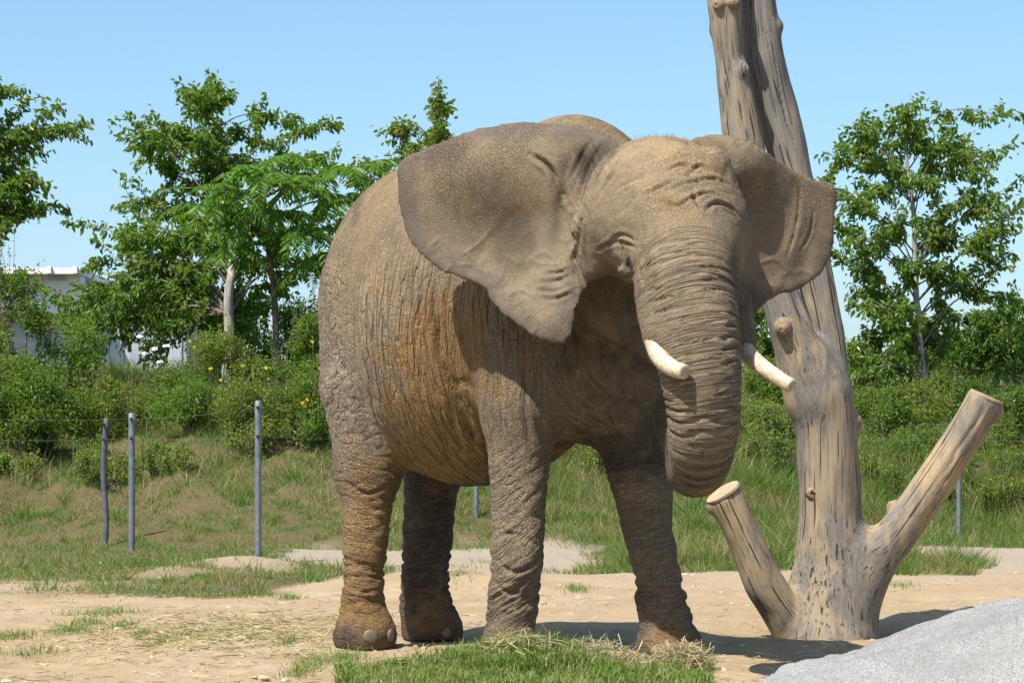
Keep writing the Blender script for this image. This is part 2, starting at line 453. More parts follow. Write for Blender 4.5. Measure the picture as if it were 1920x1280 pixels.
def w(*a): return W(*a)
def wh(px, py, d): return W(px, py, d - .33)
TR_PTS = [wh(1288, 430, 13.32), wh(1290, 520, 13.10), wh(1300, 600, 12.98), wh(1311, 680, 12.92), wh(1319, 760, 12.92), wh(1317, 820, 12.97), wh(1311, 866, 13.10), wh(1300, 882, 13.28), wh(1290, 860, 13.44), wh(1287, 815, 13.50), wh(1290, 770, 13.50)]
TR_RAD = [.26, .238, .222, .205, .183, .170, .152, .134, .118, .105, .09]
TRC = catmull(TR_PTS, 34); TRR = np.interp(np.linspace(0, 1, 34), np.linspace(0, 1, len(TR_RAD)), TR_RAD)
A3 = np.array
def groups(P):
    P = np.asarray(P, np.float32)
    g = {}
    # torso
    d = sd_ell(P, w(805, 560, 15.55), MB_, A3([.64, .62, .79]))
    d = smin(d, sd_ell(P, w(893, 598, 14.98), MB_, A3([.92, .74, .955])), .25)
    d = smin(d, sd_ell(P, w(1070, 462, 14.75), MB_, A3([.62, .48, .735])), .25)
    d = smin(d, sd_ell(P, w(1075, 640, 14.35), MB_, A3([.42, .45, .55])), .2)
    d = smin(d, sd_cone(P, w(1080, 465, 14.4), w(1185, 425, 13.75), .56, .37), .2)
    g['torso'] = d
    # legs: right rear, left rear, right front, left front
    g['leg_rr'] = smin(chain(P, [w(738, 560, 15.22), w(705, 720, 15.12), w(690, 880, 15.0)], [.43, .33, .185]),
                       chain(P, [w(690, 880, 15.0), w(688, 985, 14.93), w(682, 1075, 14.93), w(680, 1135, 14.93), w(684, 1186, 14.9)], [.17, .134, .124, .134, .186]), .1)
    g['leg_rl'] = smin(chain(P, [w(860, 650, 15.7), w(820, 850, 15.72)], [.38, .2]),
                       chain(P, [w(815, 850, 15.72), w(806, 935, 15.62), w(797, 1076, 15.60), w(797, 1130, 15.60), w(810, 1180, 15.55)], [.20, .158, .148, .158, .186]), .1)
    g['leg_fr'] = smin(chain(P, [w(985, 440, 14.4), w(966, 600, 14.28), w(976, 760, 14.16)], [.30, .335, .225]),
                       chain(P, [w(979, 760, 14.16), w(974, 865, 14.13), w(971, 965, 14.10), w(968, 1065, 14.06), w(962, 1125, 14.07), w(957, 1175, 14.07), w(955, 1219, 14.03)], [.215, .170, .148, .146, .142, .138, .165]), .08)
    g['leg_fl'] = smin(chain(P, [w(1150, 560, 14.45), w(1180, 760, 14.4)], [.36, .25]),
                       chain(P, [w(1182, 760, 14.4), w(1200, 880, 14.4), w(1214, 990, 14.4), w(1230, 1065, 14.38), w(1238, 1115, 14.39), w(1249, 1165, 14.4), w(1254, 1208, 14.36)], [.25, .186, .142, .131, .142, .149, .19]), .08)
    # head
    d = sd_ell(P, wh(1238, 398, 13.60), MH, A3([.38, .41, .385]))
    d = smin(d, sd_ell(P, wh(1286, 455, 13.36), MH, A3([.27, .31, .38])), .10)
    d = smin(d, sd_cone(P, wh(1168, 408, 13.40), wh(1205, 425, 13.22), .07, .06), .07)     # brow over the eye
    d = smin(d, sd_cone(P, wh(1345, 318, 13.36), wh(1388, 440, 13.40), .075, .06), .08)    # far brow
    d = smin(d, sd_cone(P, wh(1230, 300, 13.36), wh(1330, 305, 13.32), .07, .07), .10)
    d = smin(d, sd_cone(P, wh(1102, 430, 13.58), wh(1112, 500, 13.60), .085, .07), .08)    # temple knob before the ear
    d = smin(d, sd_ell(P, wh(1160, 535, 14.12), MH, A3([.30, .21, .28])), .08)             # cheek, set back
    d = smin(d, sd_cone(P, wh(1190, 590, 14.02), wh(1265, 670, 13.62), .17, .10), .08)     # jaw
    d = smin(d, chain(P, [wh(1212, 480, 13.20), wh(1226, 560, 13.08), wh(1238, 632, 12.92)], [.05, .085, .078]), .05)   # tusk sheaths
    d = smin(d, chain(P, [wh(1376, 560, 13.22), wh(1393, 646, 13.16)], [.09, .075]), .06)
    d = smax(d, -sd_ell(P, wh(1152, 500, 13.14), MH, A3([.27, .105, .070])), .05)         # eye hollow
    d = smin(d, sd_ell(P, wh(1174, 477, 13.355), MH, A3([.085, .06, .036])), .02)           # eyelids
    d = smin(d, sd_ell(P, wh(1178, 507, 13.355), MH, A3([.075, .05, .022])), .02)
    g['head'] = d
    g['trunk'] = chain(P, TRC, TRR)
    g['ear_r'] = sd_ear(P, EAR_R, ear_depth_r, .016, .87)
    g['ear_l'] = sd_ear(P, EAR_L, ear_depth_l, .016, .87)
    return g
def ele(P):
    g = groups(P)
    d = g['torso']
    for k, s in (('leg_rl', .12), ('leg_rr', .09), ('leg_fr', .075), ('leg_fl', .12)): d = smin(d, g[k], s)
    h = smin(g['head'], g['trunk'], .09)
    d = smin(d, h, .11)
    d = smin(d, g['ear_r'], .038); d = smin(d, g['ear_l'], .028)
    return np.maximum(d, .004 - P[:, 2])

def hit(px, py, d0=12., d1=17., sdf=None):
    t = np.linspace(d0, d1, 1500); P = np.stack([(px - 960) / FPX * t, t, CAMH + (HOR - py) / FPX * t], 1)
    v = (sdf or ele)(P); k = np.argmax(v < 0)
    return P[k]

V, F = surface(ele, (-1.3, 12.15, -.03), (1.85, 16.6, 3.15), .018)
V = laplace(V, F, 3, .5)
g = groups(V)
names = list(g); Dm = np.stack([g[k] for k in names], 1)
Wt = np.exp(-(Dm - Dm.min(1)[:, None]) / .035); Wt /= Wt.sum(1)[:, None]
V, F, N, Wt = subdivide(V, F, {k: Wt[:, i] for i, k in enumerate(names)})
Pf = V.astype(np.float32)
def ridge(n, sharp): return np.exp(-(n / sharp) ** 2)         # 1 on the crease line
warp = np.stack([fbm(Pf * 2.5 + 3, 2), fbm(Pf * 2.5 + 31, 2), fbm(Pf * 2.5 + 67, 2)], 1)
along = Pf @ MB_[0].astype(np.float32); side = Pf @ MB_[1].astype(np.float32); zz = Pf[:, 2]
disp = np.zeros(len(V))
# body: broad vertical folds (finer wrinkles are in the hide shader)
fan = along + .10 * (zz - 1.6) * (along - along.mean())
q = np.stack([fan * 9 + .4 * warp[:, 0], zz * .9 + .4 * warp[:, 1], side * 3], 1)
q2 = np.stack([fan * 17 + .5 * warp[:, 1], zz * 1.6 + .5 * warp[:, 0], side * 4], 1)
br1 = ss(-.5, .2, noise(Pf * 3 + 8))
body = -.013 * ridge(noise(q), .16) * br1 - .007 * ridge(noise(q2), .24)
q3 = np.stack([along * 13 + 1 * warp[:, 2], zz * 13 + 1 * warp[:, 1], side * 10], 1)
net = -.010 * ridge(noise(q3), .2)
rump = ss(.0, .7, -(along - float(w(720, 600, 15.) @ MB_[0])) * 2.2 + .5)
back = ss(1.95, 2.45, zz + .15 * warp[:, 0])
disp += Wt['torso'] * (body * (1 - .8 * back) * (1 - .5 * rump) + net * rump * .6 * (1 - back))
lowleg = np.zeros(len(V)); hz_all = zz * 1.
for k, slope in (('leg_rr', .35), ('leg_rl', -.2), ('leg_fr', -1.1), ('leg_fl', -.25)):
    hz = zz + slope * .6 * (Pf[:, 0] - float(Pf[Wt[k] > .9, 0].mean())) + .015 * warp[:, 2]
    hz_all = hz_all + Wt[k] * (hz - zz)
    amp = np.interp(zz, [.08, .2, .42, .62, .9, 1.3], [.1, .8, 1.1, .45, .4, .3])
    q = np.stack([Pf[:, 0] * 2.8 + .4 * warp[:, 1], Pf[:, 1] * 2.8, hz * 13 + .5 * warp[:, 0]], 1)
    q2_ = np.stack([Pf[:, 0] * 6 + .6 * warp[:, 0], Pf[:, 1] * 6, hz * 23 + .6 * warp[:, 2]], 1)
    lo = -.014 * ridge(noise(q), .18) - .0075 * ridge(noise(q2_), .26) + .005 * noise(q * .6)
    m = ss(1.0, 1.3, zz); lowleg += Wt[k] * (1 - m)
    disp += Wt[k] * (lo * amp * (1 - m) + (net if k[4] == 'r' else body) * m * .9)
# knee pads on the front legs
for (kx, ky, kd, r, a) in ((978, 1040, 13.9, .11, .022), (965, 1095, 13.9, .08, .014), (1240, 1050, 14.25, .10, .016)):
    c = w(kx, ky, kd); disp += a * np.exp(-(((V - c) ** 2).sum(1)) / (r * r * .6))
# trunk rings
mt = np.where(Wt['trunk'] > .004)[0]
cum = np.concatenate([[0], np.cumsum(np.linalg.norm(np.diff(TRC, axis=0), axis=1))])
best = np.full(len(mt), 9e9); sv = np.zeros(len(mt))
for i in range(33):
    ab = TRC[i + 1] - TRC[i]; t = np.clip(((V[mt] - TRC[i]) @ ab) / (ab @ ab), 0, 1)
    e = ((V[mt] - TRC[i] - t[:, None] * ab) ** 2).sum(1); m = e < best
    best[m] = e[m]; sv[m] = cum[i] + t[m] * (cum[i + 1] - cum[i])
nx = Pf[mt]
ph1 = sv / .053 + .75 * noise(nx * 2.6) + .35 * noise(nx * 6.) + .1 * noise(nx * 11)
c1 = ((ph1 + .5) % 1) - .5
brk = ss(-.35, .3, noise(nx * np.float32(5.) + 12))
rings = -.021 * np.exp(-(c1 / .16) ** 2) * (.2 + .8 * brk) + .003 * np.cos(ph1 * 6.283)
ts = np.zeros(len(V)); ts[mt] = sv
fade = ss(.16, .34, sv)
disp[mt] += Wt['trunk'][mt] * rings * fade
# head and ears
hq = -.006 * ridge(noise(Pf * 9 + 1.2 * warp), .16) * ss(-.2, .3, noise(Pf * 3 + 40)) + .004 * fbm(Pf * 14, 2)
frow = wh(1310, 350, 13.2); fr = np.exp(-(((V - frow) / A3([.17, .3, .12])) ** 2).sum(1))
qf = np.stack([Pf[:, 0] * 4, Pf[:, 1] * 4, (zz + .25 * np.abs(Pf[:, 0] - frow[0])) * 14 + 1.2 * warp[:, 0]], 1)
hq = hq + fr * (-.022 * ridge(noise(qf), .2) + .006 * fbm(Pf * 26, 2))
eyew = wh(1174, 478, 13.22); ed = np.linalg.norm((V - eyew) / A3([1.2, 1, .85]), axis=1)
hq = hq + np.exp(-(ed / .12) ** 2) * (-.010 * np.exp(-((((ed / .032 + .2 * warp[:, 0] + .5) % 1) - .5) / .24) ** 2)) * ss(.035, .055, ed) * ss(-.03, .03, zz - eyew[2])
nape = wh(1140, 310, 13.75); na = np.exp(-(((V - nape) / A3([.15, .3, .24])) ** 2).sum(1))
qn = np.stack([(Pf[:, 0] + .30 * zz) * 15 + .8 * warp[:, 0], Pf[:, 1] * 2, zz * 2], 1)
nw = -.013 * ridge(noise(qn), .2)
tem = wh(1082, 470, 13.7); te = np.exp(-(((V - tem) / A3([.06, .3, .32])) ** 2).sum(1))
qn = np.stack([Pf[:, 0] * 20 + .8 * warp[:, 0], Pf[:, 1] * 3, zz * 2], 1)
disp += Wt['head'] * (hq * (1 - .6 * na) + te * (-.014 * ridge(noise(qn), .26)))
disp += na * (Wt['torso'] + Wt['head'] + Wt['ear_r']) * nw
ea = Wt['ear_r'] + Wt['ear_l']
eq = .0035 * fbm(Pf * 7, 2)
vein = .005 * ridge(noise(np.stack([Pf[:, 0] * 3.2 - zz * 2.0, Pf[:, 1] * 0, zz * 3.2 + Pf[:, 0] * 2], 1) + .9 * warp), .07)
earlow = 1 - ss(2.0, 2.35, zz)
disp += ea * (eq + vein * earlow)
# single folds and veins traced over the hide
def carve(path, amp, wid, lip=.35):
    C = catmull([hit(px_, py_) for px_, py_ in path], 8 * len(path)); C[:, 1] = laplace1(C[:, 1])
    m_ = np.where(((V > C.min(0) - .08) & (V < C.max(0) + .08)).all(1))[0]
    if not len(m_): return
    dd = np.full(len(m_), 9.); tt = np.zeros(len(m_))
    for i_ in range(len(C) - 1):
        ab = C[i_ + 1] - C[i_]; t_ = np.clip(((V[m_] - C[i_]) @ ab) / (ab @ ab + 1e-12), 0, 1)
        e_ = np.linalg.norm(V[m_] - C[i_] - t_[:, None] * ab, axis=1); k_ = e_ < dd; dd[k_] = e_[k_]; tt[k_] = (i_ + t_[k_]) / (len(C) - 1)
    dd = dd + .003 * noise(Pf[m_] * 25); en = np.sin(np.pi * np.clip(tt, .02, .98)) ** .6
    disp[m_] += -amp * en * (np.exp(-(dd / wid) ** 2) - lip * np.exp(-((dd - 2.1 * wid) / wid) ** 2))
def laplace1(a):
    for _ in range(6): a = np.concatenate([a[:1], (a[:-2] + 2 * a[1:-1] + a[2:]) / 4, a[-1:]])
    return a
for p_ in ([(1262, 354), (1300, 338), (1335, 335), (1368, 347)], [(1238, 376), (1270, 386), (1295, 372), (1330, 360), (1362, 372)], [(1288, 330), (1310, 312), (1332, 322)], [(1322, 396), (1340, 381), (1365, 386), (1386, 404)],
           [(1205, 368), (1238, 350), (1262, 340)], [(1300, 355), (1310, 385), (1330, 398)], [(1250, 320), (1275, 310), (1300, 318)]): carve(p_, .017, .010)
for p_ in ([(1145, 450), (1166, 441), (1192, 452)], [(1140, 462), (1164, 454), (1194, 465)], [(1196, 472), (1206, 450), (1209, 425)], [(1196, 500), (1204, 530), (1201, 565)], [(1120, 470), (1140, 458), (1160, 448)], [(1150, 512), (1172, 520), (1192, 512)]): carve(p_, .014, .009)
for p_ in ([(995, 290), (1028, 312), (1046, 345), (1060, 375)], [(1068, 385), (1073, 430), (1076, 480), (1082, 540)]): carve(p_, .030, .013)
for p_ in ([(1132, 268), (1106, 310), (1091, 350), (1081, 390)], [(1152, 276), (1126, 320), (1106, 365)], [(1112, 260), (1086, 300), (1069, 340)], [(1096, 375), (1087, 420), (1084, 470)], [(1170, 290), (1145, 330), (1122, 372)]): carve(p_, .014, .011)
for p_ in ([(868, 468), (900, 500), (925, 538)], [(858, 482), (880, 470), (905, 450), (925, 425)], [(990, 485), (1020, 495), (1058, 495)], [(945, 478), (978, 498)], [(948, 556), (980, 545), (1006, 560)], [(825, 445), (800, 470)], [(960, 575), (985, 560)], [(845, 500), (880, 497), (915, 515)]): carve(p_, -.006, .008, .0)
for p_ in ([(1008, 530), (1040, 528), (1068, 518)], [(1003, 545), (1040, 545), (1070, 535)], [(1018, 560), (1045, 560), (1072, 548)], [(1020, 512), (1045, 512), (1066, 504)]): carve(p_, .009, .009)
for p_, a_, w_ in (([(806, 505), (815, 560), (818, 620), (832, 680), (855, 740), (880, 800), (900, 880)], .034, .020), ([(842, 525), (833, 580), (839, 640), (860, 700)], .018, .013), ([(788, 520), (784, 600), (791, 690)], .016, .013), ([(760, 500), (752, 590), (765, 690)], .010, .012),
                   ([(626, 640), (650, 710), (675, 780), (700, 840), (738, 888)], .024, .016), ([(870, 560), (866, 640), (880, 700)], .012, .011)): carve(p_, a_, w_)
for p_ in ([(1500, 342), (1497, 400), (1486, 450), (1474, 485)], [(1526, 395), (1516, 440), (1500, 470)]): carve(p_, .008, .008)
for p_ in ([(925, 1012), (960, 1000), (1005, 1022)], [(930, 1050), (965, 1072), (1010, 1050)], [(925, 1090), (962, 1112), (1010, 1095)], [(1205, 1072), (1235, 1090), (1272, 1078)], [(1205, 1105), (1240, 1122), (1282, 1112)], [(650, 905), (690, 925), (735, 905)], [(650, 1100), (685, 1110), (718, 1098)]): carve(p_, .014, .011)
flat = ss(.0, .05, zz)
V = V + N * (disp * flat)[:, None]
V[:, 2] = np.maximum(V[:, 2], .003)

# skin tint: grey hide with dusty tan on top, ochre mud on flank and lower legs
def blob(px, py, d, r, s=1.): 
    c = w(px, py, d); return s * np.exp(-(((V - c) ** 2).sum(1)) / (r * r))
n1 = fbm(Pf * 1.7 + 5, 3); n2 = fbm(Pf * 5 + 9, 3); n3 = fbm(Pf * 14, 2)
ochre = blob(785, 640, 14.35, .32, .85) + blob(810, 790, 14.3, .34, .9) + blob(865, 620, 14.0, .26, .9) + blob(820, 900, 14.5, .36, .9) + blob(720, 880, 14.7, .2, .5)
ochre += blob(690, 990, 14.85, .24, .9) + blob(680, 1150, 14.8, .28, 1.1) + blob(800, 1160, 15.5, .25, .9) + blob(960, 1215, 14.0, .16, 1.) + blob(1255, 1200, 14.2, .17, .9) + blob(1000, 375, 13.4, .12, .6) + blob(1230, 620, 12.7, .08, .4) + blob(1075, 830, 14.6, .25, 1.)
ochre = ss(.2, 1.0, ochre + .45 * n2 + .25 * n1 + .2 * n3)
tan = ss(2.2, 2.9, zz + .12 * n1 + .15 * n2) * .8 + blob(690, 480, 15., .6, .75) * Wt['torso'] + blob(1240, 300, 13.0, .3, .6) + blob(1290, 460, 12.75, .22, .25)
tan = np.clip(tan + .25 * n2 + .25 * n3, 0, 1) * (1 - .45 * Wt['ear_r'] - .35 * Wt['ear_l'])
pale = np.clip(blob(640, 740, 15., .35, .9) + blob(680, 620, 14.9, .3, .5) + blob(960, 385, 13.4, .14, .7) + blob(1010, 450, 13.4, .10, .5) + .3 * n2, 0, 1)
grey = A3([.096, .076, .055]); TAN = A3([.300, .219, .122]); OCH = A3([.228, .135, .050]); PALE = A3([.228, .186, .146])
LIT_DUST = A3([.208, .160, .105])
earc = (Wt['ear_r'] + Wt['ear_l'])[:, None]
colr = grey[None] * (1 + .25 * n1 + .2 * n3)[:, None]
lit_dust = blob(720, 620, 14.9, .75, 1.2) + blob(860, 650, 14.3, .5, 1.) + blob(920, 380, 13.5, .6, 1.2) + blob(1480, 430, 13.5, .45, 1.) + blob(1270, 380, 12.9, .5, 1.3) + blob(1310, 640, 12.5, .35, .9) + blob(1315, 800, 12.6, .3, .8) + blob(962, 1030, 13.9, .45, 1.3) + blob(968, 880, 13.95, .32, 1.) + blob(1238, 1040, 14.2, .45, 1.3) + blob(685, 1000, 14.8, .4, 1.) + blob(1020, 600, 13.4, .25, .6)  # dusty tone painted on sunlit parts; chest and inner legs stay dark as shade
lit_dust = ss(.05, .8, lit_dust + .4 * n1 + .3 * n2)
colr = colr + (LIT_DUST - colr) * (lit_dust * .9)[:, None]
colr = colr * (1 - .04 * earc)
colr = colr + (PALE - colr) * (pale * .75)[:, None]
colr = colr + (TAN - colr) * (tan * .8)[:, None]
colr = colr + (OCH - colr) * (ochre * .8)[:, None]
rimx, rimy = to_px(V)
rimd = np.where(ea > .5, np.clip(-poly_sd(rimx, rimy, EAR_R) / 55., 0, 1), 1)
rimw = (Wt['ear_r'] * (1 - ss(.1, 1., rimd + .25 * n2)))[:, None]; colr = colr + (A3([.120, .098, .080]) - colr) * rimw * .75
colr = colr * (1. + .0 * np.where(Wt['ear_r'] > .5, ss(.1, 1., rimd + .25 * n2), 1))[:, None]
dark_blotch = blob(950, 455, 13.5, .17, 1.1) + blob(900, 500, 13.5, .10, .5) + blob(1035, 550, 13.4, .11, .6) + blob(1270, 395, 12.8, .12, .4)  # darker blotches on the near ear and forehead
colr = colr * (1 - .34 * ss(.3, .7, dark_blotch + .3 * n2))[:, None]
colr = np.clip(colr, .03, .6)

b = NB('elephant_hide')
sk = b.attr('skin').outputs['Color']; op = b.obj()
nf = b.noise(op, 38, 4, .65); nm = b.noise(op, 9, 4, .6)
col = b.mix(b.ramp(nf, [(.3, .45), (.62, 0.)]), sk, b.mix(1., sk, (.55, .52, .5, 1), 'MULTIPLY'))
col = b.mix(b.ramp(nm, [(.5, 0.), (.8, .4)]), col, b.mix(1., sk, (1.35, 1.3, 1.2, 1), 'MULTIPLY'))
dn = b.n('ShaderNodeVectorMath', {0: op, 1: b.n('ShaderNodeVectorMath', {0: b.n('ShaderNodeTexNoise', {'Vector': op, 'Scale': 14.}).outputs[1], 1: (.05, .05, .05)}, operation='MULTIPLY').outputs[0]}, operation='ADD').outputs[0]
vo = b.n('ShaderNodeTexVoronoi', {'Vector': dn, 'Scale': 46.}, feature='DISTANCE_TO_EDGE').outputs[0]
vo2 = b.n('ShaderNodeTexVoronoi', {'Vector': dn, 'Scale': 105.}, feature='DISTANCE_TO_EDGE').outputs[0]
cr = b.attr('crack').outputs['Fac']
def crease(vec, scale, wid, det=1.0, warp=.0):
    """1 on the plateau, 0 in the crease line"""
    n_ = b.n('ShaderNodeTexNoise', {'Vector': b.map(vec, scale), 'Scale': 1., 'Detail': det, 'Roughness': .4, 'Distortion': warp}).outputs[0]
    return b.ramp(b.math('ABSOLUTE', b.math('SUBTRACT', n_, .5)), [(0., 0.), (wid, 1.)])
F_ = lambda a: b.attr(a).outputs['Fac']
V_ = lambda a: b.attr(a).outputs['Vector']
cb, cl, cn = V_('c_body'), V_('c_leg'), V_('c_nape')
M = lambda a, c: b.math('MULTIPLY', a, c)
A_ = lambda *t: t[0] if len(t) == 1 else b.math('ADD', t[0], A_(*t[1:]))
hb = A_(M(crease(cb, (22, 2.2, 5), .045), .012), M(crease(cb, (44, 6, 10), .05), .0065), M(crease(cb, (15, 26, 12), .03), .005))
hl = A_(M(crease(cl, (5, 5, 26), .05), .013), M(crease(cl, (16, 16, 46), .05), .008), M(crease(cl, (36, 36, 18), .035), .005))
hn = A_(M(crease(cb, (18, 24, 16), .045, 0.), .017), M(crease(cb, (44, 56, 40), .05, 0.), .007))
ct = b.n('ShaderNodeCombineXYZ', {0: M(F_('c_trunk'), 44.)}).outputs[0]
ctv = b.n('ShaderNodeVectorMath', {0: ct, 1: b.n('ShaderNodeVectorMath', {0: op, 1: (3., 3., 3.)}, operation='MULTIPLY').outputs[0]}, operation='ADD').outputs[0]
htr = A_(M(crease(ctv, (1, 1, 1), .06), .015), M(crease(ctv, (1.9, 3.2, 3.2), .06), .008))
hnp = A_(M(crease(cn, (28, 3, 3), .05), .012), M(crease(cn, (55, 8, 8), .05), .004))
he = M(crease(op, (9, 9, 9), .012, 2., .6), .0018)
vc = b.ramp(vo, [(0., 0.), (.10, 1.)]); vc2 = b.ramp(vo2, [(0., 0.), (.14, 1.)])
hv = M(A_(M(vc, .005), M(vc2, .0025)), cr)
hf = A_(M(b.noise(op, 85, 3, .6), .0022), M(b.noise(op, 260, 2, .6), .0010))
H = A_(M(hb, F_('w_body')), M(hl, F_('w_leg')), M(hn, F_('w_net')), M(htr, F_('w_trunk')), M(hnp, F_('w_nape')), M(he, F_('w_ear')), hv, hf)
nr = b.bump(H, 1.0, 1.0)
hide = b.done(col, .88, nr, .22)

E = empty('elephant', (float(V[:, 0].mean()), 14.7, 0))
tag(E, 'large wrinkled grey brown African elephant standing on sand with ears spread', 'elephant')
crack = np.clip(1 - .75 * (Wt['ear_r'] + Wt['ear_l']) * (1 - ss(2.15, 2.45, zz)) - .5 * Wt['trunk'] - .6 * Wt['torso'] * (1 - ss(1.1, 1.5, zz)) - .45 * Wt['torso'] * (1 - back), .1, 1) * (.35 + .65 * ss(-.4, .4, n1))
w_body = Wt['torso'] * (1 - .7 * back) * (1 - .8 * rump) + (Wt['leg_fr'] + Wt['leg_fl']) * ss(.9, 1.2, zz)
w_net = np.clip((Wt['torso'] + Wt['leg_rr'] * ss(.8, 1.1, zz)) * rump * (1 - .6 * back) + .25 * lowleg, 0, 1)
w_trunk = Wt['trunk'] * np.where(ts > 0, ss(.14, .32, ts), 0)
w_nape = np.clip(na + te, 0, 1) * (1 - ea * .6)
w_ear = ea * earlow
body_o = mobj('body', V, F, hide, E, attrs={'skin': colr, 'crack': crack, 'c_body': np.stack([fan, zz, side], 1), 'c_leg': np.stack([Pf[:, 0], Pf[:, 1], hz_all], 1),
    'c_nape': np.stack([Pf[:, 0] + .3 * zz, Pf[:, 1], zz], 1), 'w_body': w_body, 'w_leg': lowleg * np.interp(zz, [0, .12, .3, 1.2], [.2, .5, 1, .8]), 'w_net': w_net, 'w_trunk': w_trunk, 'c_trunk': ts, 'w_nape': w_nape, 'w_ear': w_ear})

# tusks
b = NB('ivory'); op = b.obj()
iv = b.ramp(b.noise(b.map(op, (9, 9, 9)), 4, 4), [(.3, (.42, .325, .20)), (.6, (.53, .455, .34))])
tl = b.attr('along').outputs['Fac']
iv = b.mix(b.ramp(b.math('ADD', tl, b.math('MULTIPLY', b.noise(op, 30, 4), .35)), [(.22, .75), (.55, 0.)]), iv, (.20, .13, .065, 1))
iv = b.mix(b.ramp(b.noise(op, 45, 5, .7), [(.48, 0.), (.62, .7)]), iv, (.30, .215, .12, 1))
iv = b.mix(b.ramp(tl, [(.97, 0.), (.985, .5)]), iv, (.25, .18, .11, 1))
ivory = b.done(iv, .5, b.bump(b.noise(op, 60, 4, .7), .5, .006), .35)
def tusk(pts, rads, label):
    C = catmull(pts, 26); R = np.interp(np.linspace(0, 1, 26), np.linspace(0, 1, len(rads)), rads)
    T = C[-1] - C[-2]; T /= np.linalg.norm(T)
    C = np.vstack([C, C[-1] + T * .004, C[-1] + T * .007]); R = np.concatenate([R, [R[-1] * .88, R[-1] * .55]])
    v, f = tube(C, R, 20)
    o = mobj('tusk', v, f, ivory, E, attrs={'along': np.repeat(np.linspace(0, 1, len(C)), 20)}); o['label'] = label
tusk([wh(1222, 610, 12.96), wh(1228, 648, 12.88), wh(1242, 675, 12.80), wh(1262, 690, 12.74), wh(1283, 697, 12.68)], [.044, .045, .043, .040, .036], 'short blunt ivory tusk in front of the trunk')
tusk([wh(1383, 628, 13.20), wh(1402, 662, 13.10), wh(1430, 688, 13.0), wh(1460, 709, 12.92), wh(1484, 723, 12.87)], [.044, .043, .040, .037, .034], 'longer ivory tusk pointing away from the trunk')

# toenails
b = NB('toenail_horn'); op = b.obj()
nail_m = b.done(b.ramp(b.noise(op, 25, 3), [(.3, (.12, .09, .055)), (.7, (.19, .15, .10))]), .5, b.bump(b.noise(op, 80, 2), .3, .003), .35)
def nail(px, py, rx, rz):
    p = hit(px, py); e = .012
    gr = A3([float(ele((p + v_)[None])[0] - ele((p - v_)[None])[0]) for v_ in np.eye(3) * e]); gr /= np.linalg.norm(gr)
    n = 14; m = 7; vs = []; up = A3([0, 0, 1.]); t = np.cross(up, gr); t /= np.linalg.norm(t); u = np.cross(gr, t)
    for i in range(m + 1):
        a = i / m * math.pi / 2
        for j in range(n):
            th = j / n * 2 * math.pi; s = math.cos(a)
            vs.append(p + t * rx * s * math.cos(th) + u * rz * s * (math.sin(th) * (1.0 if math.sin(th) > 0 else .8)) + gr * (.012 * math.sin(a) ** .8 - .004))
    i = np.arange(m)[:, None] * n; j = np.arange(n)[None]
    f = np.stack([i + j, i + (j + 1) % n, i + n + (j + 1) % n, i + n + j], -1).reshape(-1, 4)
    mobj('toenail', A3(vs), f, nail_m, E)
for a in ((695, 1193, .043, .042), (733, 1191, .028, .040), (838, 1188, .030, .034), (1235, 1216, .036, .03), (1270, 1218, .038, .03)): nail(*a)
# eye with lids in the hide, and lashes
b = NB('dark_eye'); eye_m = b.done((.012, .008, .006, 1), .5, None, .08)
ep = hit(1183, 491); 
def uv_sphere(c, r, n=14, m=9):
    th = np.linspace(0, math.pi, m)[:, None]; p_ = np.arange(n)[None] / n * 2 * math.pi
    Vv = np.stack([np.sin(th) * np.cos(p_), np.sin(th) * np.sin(p_), np.cos(th) + 0 * p_], -1).reshape(-1, 3) * r + c
    i = np.arange(m - 1)[:, None] * n; j = np.arange(n)[None]
    return Vv, [np.stack([i + j, i + n + j, i + n + (j + 1) % n, i + (j + 1) % n], -1).reshape(-1, 4)]
v, f = uv_sphere(ep + A3([0, .017, 0]), .027, 20, 14)
eye = mobj('eye', v, f, eye_m, E)
b = NB('hair'); hair_m = b.done((.05, .045, .04, 1), .7)
prt = []
for i in range(34):
    o = ep + A3([random.uniform(-.035, .03), -.008, random.uniform(.004, .022)])
    dr = A3([random.uniform(-.02, .015), -.02, random.uniform(-.075, -.045)])
    prt.append(tube(np.stack([o, o + dr * .5 + A3([0, -.012, .004]), o + dr]), A3([.0012, .001, .0004]), 3))
mobj('eyelash', *merge(prt), hair_m, E, )['kind'] = 'stuff'
prt = []
for i in range(90):
    px = random.uniform(1170, 1310); 
    t = np.linspace(12.8, 14.6, 160); 
    o = W(px, 262, 13.5)
    zz_ = np.linspace(3.1, 2.3, 160); yy_ = 13.25 + random.uniform(-.2, .15)
    PP = np.stack([np.full(160, o[0]), np.full(160, yy_), zz_], 1); k = np.argmax(ele(PP) < 0); o = PP[k]
    if k == 0: continue
    dr = A3([random.uniform(-.02, .02), random.uniform(-.02, .01), random.uniform(.012, .03)])
    prt.append(tube(np.stack([o, o + dr * .6, o + dr]), A3([.0007, .0006, .0003]), 3))
mobj('head_hair', *merge(prt), hair_m, E)['kind'] = 'stuff'

